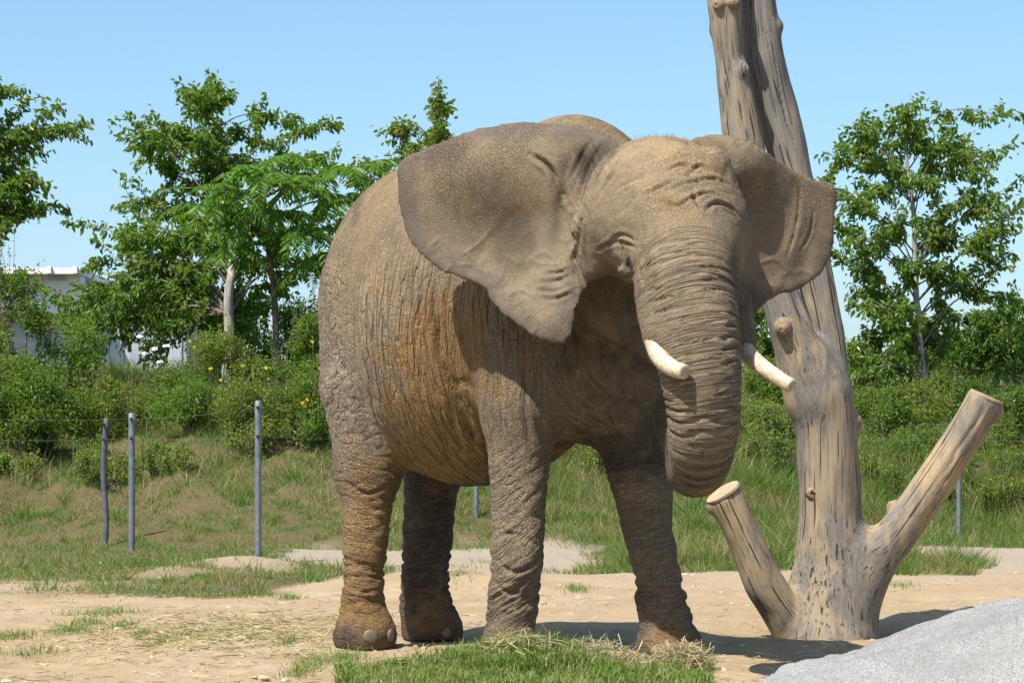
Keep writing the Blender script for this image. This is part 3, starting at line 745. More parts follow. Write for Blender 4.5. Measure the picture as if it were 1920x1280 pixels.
# ------------------------------------------------------------------ dead forked tree trunk
DT = 16.8
def wl(px, py, dz=0.): return W(px, py, DT + dz)
LIMBS = {
 'trunk': ([wl(1549, 1215), wl(1548, 1185), wl(1552, 1130), wl(1556, 1060), wl(1557, 961), wl(1550, 820), wl(1540, 740), wl(1522, 690)], [.34, .31, .265, .215, .186, .188, .185, .15]),
 'pale_limb': ([wl(1522, 740, -.02), wl(1498, 660, -.06), wl(1474, 590, -.07), wl(1440, 480, -.05), wl(1412, 350, 0), wl(1391, 246, .0), wl(1367, 109, -.02), wl(1357, 0, -.04), wl(1346, -120, -.06), wl(1335, -330, -.08)], [.165, .14, .120, .115, .118, .122, .098, .106, .10, .09]),
 'grey_limb': ([wl(1553, 740, .06), wl(1556, 660, .10), wl(1533, 540, .13), wl(1505, 400, .16), wl(1481, 300, .18), wl(1460, 219, .20), wl(1434, 109, .18), wl(1420, 0, .16), wl(1410, -120, .16), wl(1400, -330, .16)], [.13, .105, .112, .115, .120, .129, .124, .108, .10, .09]),
 'cut_arm': ([wl(1590, 1120, -.02), wl(1635, 1050, -.03), wl(1672, 1012, -.05), wl(1717, 952, -.08), wl(1773, 872, -.12), wl(1850, 743, -.16)], [.19, .155, .132, .118, .116, .108]),
 'cut_stub': ([wl(1480, 1165, -.12), wl(1432, 1088, -.2), wl(1394, 1006, -.24), wl(1355, 922, -.28)], [.125, .118, .105, .112]),
}
LS = {}
for k, (p, r) in LIMBS.items():
    n = 22; C = catmull(p, n); LS[k] = (C, 1.05 * np.interp(np.linspace(0, 1, n), np.linspace(0, 1, len(r)), r))
def cut_plane(k, tilt):
    C = LS[k][0]; t = C[-1] - C[-3]; t /= np.linalg.norm(t); t = t + A3(tilt); return C[-1], t / np.linalg.norm(t)
CUTS = {'cut_arm': cut_plane('cut_arm', (.0, -.05, .25)), 'cut_stub': cut_plane('cut_stub', (-.25, -.1, .1))}
KN = [(1468, 616, -.06, .042), (1606, 792, .0, .05), (1556, 690, .0, .06), (1372, 12, .0, .045), (1346, 14, .02, .035), (1668, 946, -.02, .03), (1334, 955, -.26, .025), (1396, 130, .0, .04), (1342, 60, .02, .05), (1414, 120, .14, .05), (1458, 50, .14, .04), (1602, 905, .0, .03), (1868, 775, -.14, .05)]
def limb_d(P):
    out = {}
    for k, (C, R) in LS.items():
        d = chain(P, C, R)
        if k in CUTS: d = smax(d, ((P - CUTS[k][0]) @ CUTS[k][1]), .012)
        out[k] = d
    return out
def log_sdf(P):
    P = np.asarray(P, np.float32)
    L = limb_d(P)
    d = L['trunk']
    for k, s in (('pale_limb', .10), ('grey_limb', .06), ('cut_arm', .13), ('cut_stub', .05)): d = smin(d, L[k], s)
    for (kx, ky, dz, r) in KN:
        c = wl(kx, ky, dz - (.10 if kx in (1468, 1372, 1346, 1396) else 0)); d = smin(d, np.linalg.norm(P - c, axis=1) - r, .05)
    return d
V, F = surface(log_sdf, (1.1, 16.0, -.22), (3.3, 17.5, 5.0), .020)
V = laplace(V, F, 2, .5)
V, F, N = subdivide(V, F)
Pf = V.astype(np.float32)
L = limb_d(Pf); lk = list(L); LD = np.stack([L[k] for k in lk], 1); own = LD.argmin(1)
gc = np.zeros((len(V), 3))
for i, k in enumerate(lk):
    C, R = LS[k]; m = np.where(own == i)[0]; best = np.full(len(m), 9e9); sv = np.zeros(len(m)); cum = 0
    off = np.zeros((len(m), 3))
    for j in range(len(C) - 1):
        ab = C[j + 1] - C[j]; ln = np.linalg.norm(ab); t = np.clip(((V[m] - C[j]) @ ab) / (ab @ ab), 0, 1)
        dv = V[m] - C[j] - t[:, None] * ab; e = (dv ** 2).sum(1); q = e < best
        best[q] = e[q]; sv[q] = cum + t[q] * ln; off[q] = dv[q]; cum += ln
    T = C[-1] - C[0]; T /= np.linalg.norm(T); A = np.cross(T, [0, 1, 0]); A /= np.linalg.norm(A); B = np.cross(T, A)
    gc[m] = np.stack([off @ A + .7 * i, off @ B + 1.3 * i, sv], 1) if k != 'trunk' else V[m] - C[0]
g3 = gc.astype(np.float32)
wp = fbm(g3 * np.float32([3, 3, 3]) , 2)
crk = ridge(noise(np.stack([g3[:, 0] * 9 + .3 * wp, g3[:, 1] * 9, g3[:, 2] * .6], 1)), .10) * ss(.0, .35, noise(g3 * np.float32([6, 6, 1.2]) + 4))
srt = np.sort(LD, 1); seam = ss(.0, .07, srt[:, 1] - srt[:, 0])
crk = crk * seam
lump = noise(Pf * np.float32([5, 5, 3])) * .010 + noise(Pf * np.float32([14, 14, 5])) * .003
V = V + N * (-.010 * crk + lump)[:, None]
b = NB('weathered_wood'); gcn = b.attr('grain').outputs['Vector']
st = b.noise(b.map(gcn, (16, 16, 1.1)), 1., 5, .6); st2 = b.noise(b.map(gcn, (60, 60, 3)), 1., 4, .6); pt = b.noise(b.map(b.obj(), (4.5, 4.5, 1.3)), 1., 5, .65)
wood = b.ramp(st, [(.25, (.25, .19, .11)), (.5, (.33, .25, .15)), (.75, (.38, .295, .18))])
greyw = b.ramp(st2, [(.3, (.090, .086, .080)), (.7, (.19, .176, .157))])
gf = b.math('ADD', b.ramp(pt, [(.43, 0.), (.57, .9)]), b.attr('weather_shade').outputs['Fac'])
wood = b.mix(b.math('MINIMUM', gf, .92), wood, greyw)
wood = b.mix(b.ramp(st2, [(.30, .55), (.46, 0.)]), wood, (.15, .125, .095, 1))
tanp = b.noise(b.map(b.obj(), (7, 7, 4)), 1., 3)
wood = b.mix(b.ramp(tanp, [(.55, 0.), (.75, .5)]), wood, (.35, .25, .135, 1))
ck = b.noise(b.map(gcn, (95, 95, 1.6)), 1., 1.5, .4)
ck2 = b.noise(b.map(gcn, (55, 55, .6), (5, 2, 1)), 1., 1., .4)
ckm = b.math('MINIMUM', b.ramp(ck, [(.66, 1.), (.72, .1)]), b.ramp(ck2, [(.675, 1.), (.71, 0.)]))
ckb = 0.0
ckh = b.math('MAXIMUM', b.math('MAXIMUM', ckm, ckb), b.math('SUBTRACT', 1., b.attr('seam').outputs['Fac']))
wood = b.mix(b.math('SUBTRACT', 1., ckh), wood, (.05, .04, .03, 1))
nr = b.bump(b.math('ADD', b.math('MULTIPLY', ckh, .012), b.math('MULTIPLY', st2, .0035)), 1., 1.)
wood_m = b.done(wood, .85, nr, .2)
DTR = empty('dead_tree', (float(wl(1549, 1190)[0]), DT, 0))
tag(DTR, 'bare forked dead tree trunk with sawn limbs behind the elephant', 'dead tree')
nrm_me = mesh_data('tmp', V, F); nn = np.empty(len(V) * 3, np.float32); nrm_me.vertex_normals.foreach_get('vector', nn); nn = nn.reshape(-1, 3); bpy.data.meshes.remove(nrm_me)
fo = own[F[:, 0]]
wea_shade = {'trunk': .36, 'pale_limb': .08, 'grey_limb': .9, 'cut_arm': .0, 'cut_stub': .0}
wea_shade_v = A3([wea_shade[k] for k in lk])[own]
wea_shade_v = wea_shade_v + np.where(own == lk.index('grey_limb'), -.6 * (1 - ss(1.9, 2.4, V[:, 2])), 0) + np.where(own == lk.index('pale_limb'), .35 * ss(2.6, 3.0, V[:, 2]), 0)  # grey limb's upper part greyed further, painting in the pale limb's shadow
for i, k in enumerate(lk):
    fs = F[fo == i]
    if not len(fs): continue
    u, inv = np.unique(fs, return_inverse=True)
    o = mobj({'trunk': 'trunk', 'pale_limb': 'limb', 'grey_limb': 'limb', 'cut_arm': 'sawn_limb', 'cut_stub': 'sawn_limb'}[k], V[u], inv.reshape(-1, 4), wood_m, DTR, attrs={'grain': gc[u], 'weather_shade': wea_shade_v[u], 'seam': seam[u]})
    o.data.normals_split_custom_set_from_vertices([tuple(x) for x in nn[u]])
    lb = {'grey_limb': 'shaded grey upright limb', 'pale_limb': 'pale tan upright limb with knots', 'cut_arm': 'long sawn limb slanting up to the right', 'cut_stub': 'short sawn limb slanting up to the left'}.get(k)
    if lb: o['label'] = lb

b = NB('sawn_wood'); op = b.obj()
rg = b.n('ShaderNodeTexWave', {'Vector': op, 'Scale': 22., 'Distortion': 1.5, 'Detail': 2.}, wave_type='RINGS', rings_direction='Z').outputs[1]
sawn = b.done(b.mix(b.ramp(b.noise(op, 25, 4), [(.4, 0.), (.7, .6)]), b.ramp(rg, [(0., (.30, .23, .14)), (1., (.42, .33, .21))]), (.22, .19, .15, 1)), .85, b.bump(b.noise(op, 120, 3), .4, .003), .2)
for k in ('cut_arm', 'cut_stub'):
    c, n_ = CUTS[k]; r_ = LS[k][1][-1]
    T = LS[k][0][-1] - LS[k][0][-3]; T /= np.linalg.norm(T); cosn = float(T @ n_)
    ring = []
    for (f_, h_) in ((1.0, -.012), (.995, .003), (.97, .006)):
        for j in range(32):
            a = j / 32 * 2 * math.pi; ring.append([r_ * f_ * math.cos(a) * (1 + .03 * math.sin(3 * a)), r_ * f_ * math.sin(a) * (1 + .03 * math.sin(2 * a + 1)) / max(cosn, .6), h_])
    ring = A3(ring); j = np.arange(32); F_r = [np.vstack([np.stack([j + q * 32, (j + 1) % 32 + q * 32, (j + 1) % 32 + (q + 1) * 32, j + (q + 1) * 32], 1) for q in (0, 1)]), (j + 64)[None]]
    o = link('sawn_face', mesh_data('sawn_face', ring, F_r, False), sawn, DTR)
    o.rotation_euler = Vector(tuple(n_)).to_track_quat('Z', 'Y').to_euler(); o.location = tuple(c - np.array(DTR.location))

b = NB('knot_wood'); knot_m = b.done(b.ramp(b.noise(b.obj(), 22, 4, .65), [(.35, (.15, .11, .07)), (.65, (.31, .235, .14))]), .85, b.bump(b.noise(b.obj(), 70, 3), .6, .006), .2)
for (kx, ky, r0, r1, ln, dx_, dz_) in ((1468, 614, .046, .018, .060, -.3, -.3), (1525, 925, .032, .026, .004, 0, 0), (1346, 10, .034, .016, .030, -.5, -.2), (1376, 6, .036, .016, .034, .2, -.3)):
    p = hit(kx, ky, 15., 18., log_sdf); dr = A3([dx_, -1., dz_]); dr /= np.linalg.norm(dr)
    C = np.stack([p - dr * .05, p - dr * .012, p + dr * ln * .3, p + dr * ln * .85, p + dr * ln, p + dr * ln * .93])
    v, f = tube(C, A3([r0 * 1.5, r0 * 1.25, r0, (r0 + r1) / 2, r1, r1 * .3]), 14)
    v = v + .004 * np.stack([noise(v * 40), noise(v * 40 + 7), noise(v * 40 + 13)], 1)
    mobj('knot', v, f, knot_m, DTR)

# ------------------------------------------------------------------ granite boulder
prof = A3([(1315, 1330), (1380, 1288), (1420, 1267), (1474, 1241), (1560, 1217), (1640, 1200), (1720, 1178), (1800, 1156), (1850, 1140), (1900, 1129), (1960, 1124), (2060, 1130), (2200, 1170), (2300, 1260)], float)
RD = 11.3
xs = np.linspace(0, 1, 150); PR = catmull(prof, 150)
top = A3([W(px, py, RD) for px, py in PR])
vs = []; m = 90
for j in range(m):
    s = j / (m - 1) * 2 - 1                                    # front to back
    prof_z = np.sqrt(np.clip(1 - abs(s) ** 2.6, 0, 1))
    yv = RD + .15 + s * .95
    sh = 1 - .10 * s * s
    zt = np.maximum(top[:, 2], -.2) + .25
    vs.append(np.stack([top[:, 0] * (1 + .0 * s) + .12 * (1 - prof_z) * (1 - 2 * xs), np.full(150, yv) , -.25 + zt * prof_z], 1))
V = np.vstack(vs)
i = np.arange(m - 1)[:, None] * 150 + np.arange(149)[None]
F = np.stack([i, i + 1, i + 151, i + 150], -1).reshape(-1, 4)
Pf = V.astype(np.float32)
V = V + np.stack([noise(Pf * 3), noise(Pf * 3 + 9), .8 * noise(Pf * 2.2 + 20)], 1) * .055 + np.stack([noise(Pf * 12), noise(Pf * 12 + 9), noise(Pf * 12 + 20)], 1) * .008
for k in range(18):
    n_ = A3([random.uniform(-.8, .5), random.uniform(-.9, .3), random.uniform(.35, 1.)]); n_ /= np.linalg.norm(n_)
    c_ = V[random.randrange(20 * 150, 80 * 150)] - n_ * random.uniform(.004, .02)
    m_ = (np.linalg.norm(V - c_, axis=1) < .5); over = np.maximum((V - c_) @ n_, 0) * m_
    V = V - n_ * (np.minimum(over, .022) * .9)[:, None]
b = NB('granite'); op = b.obj()
sp = b.n('ShaderNodeTexVoronoi', {'Vector': op, 'Scale': 300.}).outputs[1]
spg = b.n('ShaderNodeSeparateColor', {0: sp}).outputs[0]
gcol = b.ramp(spg, [(0., (.085, .083, .079)), (.2, (.17, .167, .160)), (.6, (.228, .225, .216)), (1., (.33, .327, .315))])
gcol = b.mix(b.ramp(b.noise(op, 4, 4), [(.45, 0.), (.75, .4)]), gcol, (.15, .135, .115, 1))
gran = b.done(gcol, .7, b.bump(b.noise(op, 110, 4, .7), .5, .004, b.bump(b.noise(op, 9, 5, .6), .6, .03)), .3)
rock = mobj('boulder', V, F, gran)
tag(rock, 'pale speckled granite boulder in the lower right foreground', 'boulder')

# ------------------------------------------------------------------ fence posts and wires
b = NB('galvanised_steel'); op = b.obj()
steel = b.done(b.ramp(b.noise(op, 12, 4), [(.3, (.11, .125, .135)), (.7, (.19, .21, .225))]), .55, b.bump(b.noise(op, 40, 2), .2, .004), .5, Metallic=.35)
b = NB('dark_post_paint'); dark_post = b.done(b.ramp(b.noise(b.obj(), 10, 4), [(.3, (.05, .055, .06)), (.7, (.12, .125, .13))]), .6)
b = NB('black_plastic'); blackp = b.done((.02, .02, .02, 1), .5)
POSTS = [(195, 1022, 785, 31.0, .034, 'dark leaning fence post, leftmost of all', 1), (247, 1037, 775, 29.0, .036, 'grey metal fence post, second from the left edge', 0), (484, 1059, 752, 25.9, .033, 'tall grey metal fence post left of the elephant', 0),
         (893, 1016, 786, 32.0, .032, 'grey fence post seen under the elephant belly between its legs', 0), (1798, 1021, 786, 31.5, .03, 'grey fence post behind the slanting sawn limb', 0)]
for (px, yb, yt, d, r, lb, dk) in POSTS:
    c = W(px, yb, d); gz0 = float(ground_z(A3([c[0]]), A3([c[1]]))[0]); zt = W(px, yt, d)[2]
    e = empty('fence_post', (c[0], c[1], gz0)); tag(e, lb, 'fence post', 'metal posts of the enclosure fence')
    wob = (lambda t: .02 * math.sin(t * 7) if dk else .0)
    zz_ = np.linspace(gz0 - .15, zt, 14)
    C = np.stack([[c[0] + wob(t) + (.0 if not dk else .02 * t) for t in np.linspace(0, 1, 14)], np.full(14, c[1]), zz_], 1)
    C = np.vstack([C, C[-1] + A3([0, 0, .006])]); R = np.concatenate([np.full(14, r), [r * .8]])
    mobj('pole', *tube(C, R, 14), dark_post if dk else steel, e)
    for zi in (1.27, zt - .06):
        mobj('insulator', *tube(np.stack([[c[0], c[1] - r * .6, zi], [c[0], c[1] - r - .03, zi], [c[0], c[1] - r - .05, zi]]), A3([.016, .016, .010]), 8), blackp, e)
b = NB('fence_wire_steel'); wire_m = b.done((.16, .17, .16, 1), .5, None, .5, Metallic=.4)
for zi, lb in ((None, 'thin upper fence wire strung along the post tops'), (1.27, 'thin lower fence wire strung between the posts')):
    C = []
    pts = [(-90, 30.2)] + [(p[0], p[3] - p[4] - .04) for p in POSTS[1:]] + [(2100, 31)]
    tops = [1.52] + [W(p[0], p[2], p[3])[2] - .06 for p in POSTS[1:]] + [1.5]
    Q = A3([[(p - 960) / FPX * d, d, zi if zi else t] for (p, d), t in zip(pts, tops)])
    for k in range(len(Q) - 1):
        for t in np.linspace(0, 1, 10, endpoint=False): 
            q = Q[k] * (1 - t) + Q[k + 1] * t; q[2] -= .10 * t * (1 - t); C.append(q)
    C.append(Q[-1])
    o = mobj('fence_wire', *tube(A3(C), .0013, 4), wire_m); tag(o, lb, 'wire', 'wires of the enclosure fence')

# ------------------------------------------------------------------ leaves, branches, trees
def nrmz(a): return a / (np.linalg.norm(a, axis=1)[:, None] + 1e-9)
def leaf_arrays(P, D, size, wid=.5, fold=.18, curl=.25, full=True):
    n = len(P); D = nrmz(D)
    R = RNG.normal(size=(n, 3)); S = nrmz(np.cross(D, R)); U = np.cross(S, D)
    up = np.where(U[:, 2:3] < 0, -1, 1); U = U * up
    s = np.asarray(size).reshape(-1, 1) * np.ones((n, 1)); h = wid / 2
    if full:
        T = [(0, 0, 0), (.28, h * .85, fold * h), (.62, h * .8, fold * h - curl * .15), (1., 0, -curl), (.62, -h * .8, fold * h - curl * .15), (.28, -h * .85, fold * h)]
        fc = A3([(0, 3, 2, 1), (0, 5, 4, 3)])
    else:
        T = [(0, 0, 0), (.45, h, fold * h), (1., 0, -curl), (.45, -h, fold * h)]; fc = A3([(0, 3, 2, 1)])
    V = np.stack([P + s * (a * D + b_ * S + c * U) for a, b_, c in T], 1)
    k = len(T); F = (np.arange(n)[:, None, None] * k + fc[None]).reshape(-1, fc.shape[1])
    return V.reshape(-1, 3), F

b = NB('pale_bark'); op = b.obj()
bark_pale = b.done(b.ramp(b.noise(b.map(op, (8, 8, 2)), 3, 4), [(.3, (.16, .14, .12)), (.65, (.42, .39, .35))]), .8, b.bump(b.noise(op, 40, 3), .5, .01), .2)
b = NB('grey_brown_bark'); op = b.obj()
bark_mid = b.done(b.ramp(b.noise(b.map(op, (8, 8, 2)), 3, 4), [(.3, (.08, .068, .055)), (.65, (.22, .195, .165))]), .8, None, .2)
b = NB('brown_bark'); op = b.obj()
bark_brown = b.done(b.ramp(b.noise(b.map(op, (8, 8, 2)), 3, 4), [(.3, (.06, .045, .03)), (.7, (.17, .13, .09))]), .85, b.bump(b.noise(op, 40, 3), .5, .01), .2)
lf_tree = leaf_mat('tree_leaf', (.07, .13, .02), (.135, .20, .03), (.23, .23, .045), .46, .38)
lf_right = leaf_mat('orchard_leaf', (.075, .135, .024), (.14, .205, .036), (.24, .24, .065), .46, .36)
lf_sumac = leaf_mat('sumac_leaflet', (.08, .165, .028), (.125, .23, .038), (.17, .26, .045), .45, .42)
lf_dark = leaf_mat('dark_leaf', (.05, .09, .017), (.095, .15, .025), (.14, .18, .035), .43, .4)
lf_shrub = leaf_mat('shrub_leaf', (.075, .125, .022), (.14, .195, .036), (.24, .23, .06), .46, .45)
lf_yel = leaf_mat('yellowish_leaf', (.11, .14, .026), (.175, .20, .042), (.28, .24, .07), .46, .5)

def make_tree(name, label, trunk, tips, bark, leafm, nleaf, lsize, d, spread=.55, twl=.5, trunk_r=.08, group='small trees on the bank', wid=.5, tops=(.3, 1.), depthj=.9, twn=6, full=True, droop=.6):
    T = A3([W(px, py, d + dd) for px, py, dd in trunk])
    g0 = float(ground_z(T[:1, 0], T[:1, 1])[0]) - .05
    if T[0, 2] > g0: T = np.vstack([[T[0, 0], T[0, 1], g0], T])
    base = T[0].copy()
    e = empty(name, tuple(base)); tag(e, label, 'tree', group)
    C = catmull(T, 24); R = np.linspace(trunk_r, trunk_r * .25, 24)
    mobj('trunk', *tube(C + .012 * RNG.normal(size=C.shape) * (np.arange(24)[:, None] > 1), R, 9), bark, e)
    tw = []; LP, LDr = [], []
    per = max(1, int(nleaf / (len(tips) * (twn + 1))))
    for (px, py) in tips:
        tip = W(px, py, d + random.uniform(-depthj, depthj))
        # attach below the tip on the trunk
        zt = np.clip(tip[2] - abs(tip[0] - C[12, 0]) * random.uniform(.25, .7) - random.uniform(.05, .6), C[int(24 * tops[0]), 2], C[int(23 * tops[1]), 2])
        k = int(np.argmin(abs(C[:, 2] - zt))); a = C[k]
        mid = (a + tip) / 2 + A3([0, 0, .12 * np.linalg.norm(tip - a)]) + RNG.normal(size=3) * .07
        B = catmull([a, mid, tip], 14)
        mobj('branch', *tube(B, np.linspace(max(R[k] * .36, .013), .004, 14), 6), bark_mid, e)
        for j in range(twn + 1):
            if j == twn: s0 = B[8]; dr = tip - s0
            else:
                q = int(np.clip(random.gauss(9.5, 3.0), 3, 13)); s0 = B[q]
                dr = RNG.normal(size=3) * A3([1, 1, .75]); dr = dr / np.linalg.norm(dr) * twl * random.uniform(.5, 1.1) + (tip - a) * .12
            tt = np.linspace(0, 1, 5)[:, None]; G = s0 + dr * tt + A3([0, 0, -.10]) * tt ** 2 * np.linalg.norm(dr)
            tw.append(tube(G, np.linspace(.006, .0025, 5), 3, False))
            n = max(2, int(per * random.uniform(.6, 1.5)))
            u = RNG.uniform(.12, 1.05, n)[:, None]
            P = s0 + dr * u + A3([0, 0, -.10]) * u ** 2 * np.linalg.norm(dr) + RNG.normal(size=(n, 3)) * .045
            LP.append(P); LDr.append(dr / np.linalg.norm(dr) * .5 + A3([0, 0, -droop]) + RNG.normal(size=(n, 3)) * .6)
    mobj('twig', *merge(tw), bark, e)['kind'] = 'stuff'
    P = np.vstack(LP); Dd = np.vstack(LDr)
    v, f = leaf_arrays(P, Dd, lsize * RNG.uniform(.6, 1.2, len(P)), wid, full=full)
    mobj('crown', v, f, leafm, e, smooth=False)['kind'] = 'stuff'
    return e

def ellipse_tips(cx, cy, rx, ry, n):
    out = []
    while len(out) < n:
        x, y = random.uniform(-1, 1), random.uniform(-1, 1)
        if x * x + y * y < 1: out.append((cx + x * rx, cy + y * ry))
    return out
make_tree('broadleaf_tree', 'round leafy tree with pale trunk left of the elephant', [(428, 690, -1.0), (430, 600, -1.0), (432, 520, -1.0), (436, 455, -.8), (420, 380, -.3), (395, 290, 0), (375, 200, 0)],
          [(365, 178), (408, 190), (375, 205), (258, 248), (300, 252), (345, 238), (320, 270), (250, 370), (285, 300), (245, 270), (200, 428), (235, 385), (180, 485), (170, 540), (120, 585), (215, 560), (530, 225), (585, 235), (500, 265), (630, 275),
           (160, 600), (230, 610), (300, 590), (270, 500), (230, 470), (330, 470), (290, 420), (340, 400), (380, 330), (420, 300), (400, 250), (440, 350), (470, 300), (330, 330), (350, 540), (390, 590), (470, 560), (500, 590), (540, 540), (470, 480), (560, 480), (300, 540), (330, 610), (450, 620), (530, 450), (575, 340), (600, 400), (110, 580), (140, 595), (180, 575), (200, 605), (250, 590), (150, 565), (210, 545), (285, 570), (310, 600), (260, 625), (205, 625), (130, 610), (230, 580), (175, 610), (280, 640), (320, 640)] + ellipse_tips(390, 430, 160, 170, 16),
          bark_pale, lf_tree, 26000, .112, 42., trunk_r=.10, twl=.5, depthj=1.0)
make_tree('broadleaf_tree', 'leafy tree reaching in from the left edge of the picture', [(-90, 760, 0), (-95, 600, 0), (-100, 400, 0), (-90, 250, 0), (-70, 150, 0)],
          [(25, 165), (45, 158), (70, 225), (125, 238), (100, 250), (60, 270), (20, 220), (30, 300), (60, 330), (95, 380), (70, 400), (40, 370), (85, 350), (15, 425), (5, 350), (-20, 260), (-30, 200), (-40, 320), (-60, 380), (-140, 300), (-160, 400), (-120, 230), (10, 260), (20, 330)],
          bark_pale, lf_tree, 6500, .11, 39., trunk_r=.10, twl=.33, twn=5, depthj=.7)
make_tree('broadleaf_tree', 'open airy tree with slender pale trunk at the right', [(1735, 790, 0), (1730, 690, 0), (1722, 600, 0), (1716, 500, 0), (1712, 400, 0), (1700, 300, 0), (1692, 230, 0)],
          [(1692, 212), (1660, 235), (1590, 235), (1720, 240), (1635, 250), (1600, 280), (1745, 262), (1570, 300), (1548, 340), (1870, 215), (1830, 245), (1850, 290), (1800, 270), (1790, 300), (1820, 320), (1865, 300), (1900, 345), (1915, 385), (1880, 420), (1900, 470), (1850, 440), (1840, 380),
           (1650, 300), (1690, 320), (1730, 340), (1640, 350), (1600, 380), (1580, 420), (1570, 480), (1600, 500), (1640, 440), (1680, 420), (1740, 420), (1780, 390), (1790, 450), (1850, 520), (1880, 550), (1800, 520), (1750, 500), (1690, 500), (1640, 540), (1600, 580), (1590, 640), (1630, 640), (1670, 600), (1700, 640), (1620, 690), (1660, 680), (1770, 580), (1790, 620), (1600, 460), (1700, 560), (1740, 620), (1640, 590), (1590, 530), (1680, 700)],
          bark_pale, lf_right, 14000, .11, 40., trunk_r=.075, twl=.36, depthj=.8, tops=(.12, .98))
make_tree('broadleaf_tree', 'thin leafy shoots rising above the elephant back', [(790, 620, 0), (800, 450, 0), (815, 330, 0), (822, 250, 0)],
          [(825, 172), (822, 200), (835, 205), (818, 235), (826, 255), (810, 265), (742, 240), (760, 250), (745, 275), (770, 270), (720, 300), (690, 330), (670, 300), (660, 340), (700, 300), (650, 370), (640, 420), (780, 300), (640, 320), (655, 455)],
          bark_brown, lf_yel, 2600, .105, 41., trunk_r=.04, twl=.22, twn=4, depthj=.5, tops=(.1, 1.))
make_tree('broadleaf_tree', 'small dark tree low at the right edge', [(1890, 800, 0), (1885, 700, 0), (1880, 600, 0)],
          ellipse_tips(1850, 650, 75, 85, 26) + [(1900, 560), (1915, 600), (1860, 590), (1800, 640)], bark_brown, lf_dark, 6500, .11, 43., trunk_r=.06, twl=.4, depthj=.8, tops=(.1, 1.))
make_tree('broadleaf_tree', 'dark leafy tree showing between the trunk and far ear', [(1440, 800, 0), (1440, 700, 0), (1438, 620, 0)],
          ellipse_tips(1430, 620, 55, 60, 14), bark_brown, lf_dark, 2600, .11, 43., trunk_r=.05, twl=.35, depthj=.6, tops=(.1, 1.))

# sumac with compound fronds, each frond its own part
SU0 = W(520, 690, 40.); SU0[2] = float(ground_z(SU0[:1], SU0[1:2])[0]) - .05
SU = empty('sumac_tree', tuple(SU0)); tag(SU, 'bright green sumac with long feathery fronds beside the elephant', 'tree', 'small trees on the bank')
stem = catmull([SU0, W(515, 560, 40.), W(500, 450, 40.), W(495, 370, 40.)], 14)
mobj('trunk', *tube(stem, np.linspace(.06, .02, 14), 8), bark_brown, SU)
crowns = [(490, 330), (560, 350), (600, 330), (440, 360), (560, 440), (600, 430), (450, 420), (520, 400), (390, 390), (620, 480), (590, 500), (660, 320), (640, 370), (430, 470), (530, 300), (480, 400)]
for (cx, cy) in crowns:
    c = W(cx, cy, 39.6 + random.uniform(-.5, .5))
    k = int(np.argmin(abs(stem[:, 2] - np.clip(c[2] - .4, stem[3, 2], stem[-1, 2]))))
    mobj('branch', *tube(catmull([stem[k], (stem[k] + c) / 2 + A3([0, 0, .1]), c], 8), np.linspace(.022, .01, 8), 6), bark_brown, SU)
    nf_ = random.randint(6, 8); a0 = random.uniform(0, 6.28)
    for q in range(nf_):
        an = a0 + q / nf_ * 6.283 + random.uniform(-.3, .3); ln = random.uniform(.55, .85)
        hd = A3([math.cos(an), math.sin(an), 0]); tt = np.linspace(0, 1, 12)
        lift = random.uniform(.2, .7); sag = random.uniform(.5, 1.2)
        S = c + ln * (tt[:, None] * hd + (lift * tt - sag * tt ** 2)[:, None] * A3([0, 0, 1.]))
        prt = [tube(S, np.linspace(.006, .002, 12), 4, False)]
        sd = np.cross(hd, [0, 0, 1.])
        P, Dr, sz = [], [], []
        for t in np.linspace(.16, 1., 13):
            p = c + ln * (t * hd + (lift * t - sag * t * t) * A3([0, 0, 1.]))
            tg = hd + (lift - 2 * sag * t) * A3([0, 0, 1.]); tg /= np.linalg.norm(tg)
            for sgn in (-1, 1):
                P.append(p); Dr.append(sgn * sd * .9 + tg * .45 + A3([0, 0, -.35]) + RNG.normal(size=3) * .08); sz.append(.21 * math.sin(math.pi * (.18 + .72 * t)) + .03)
        v, f = leaf_arrays(A3(P), A3(Dr), A3(sz), .26, .3, .2, False)
        prt.append((v, [f]))
        mobj('frond', *merge(prt), lf_sumac, SU, smooth=False)

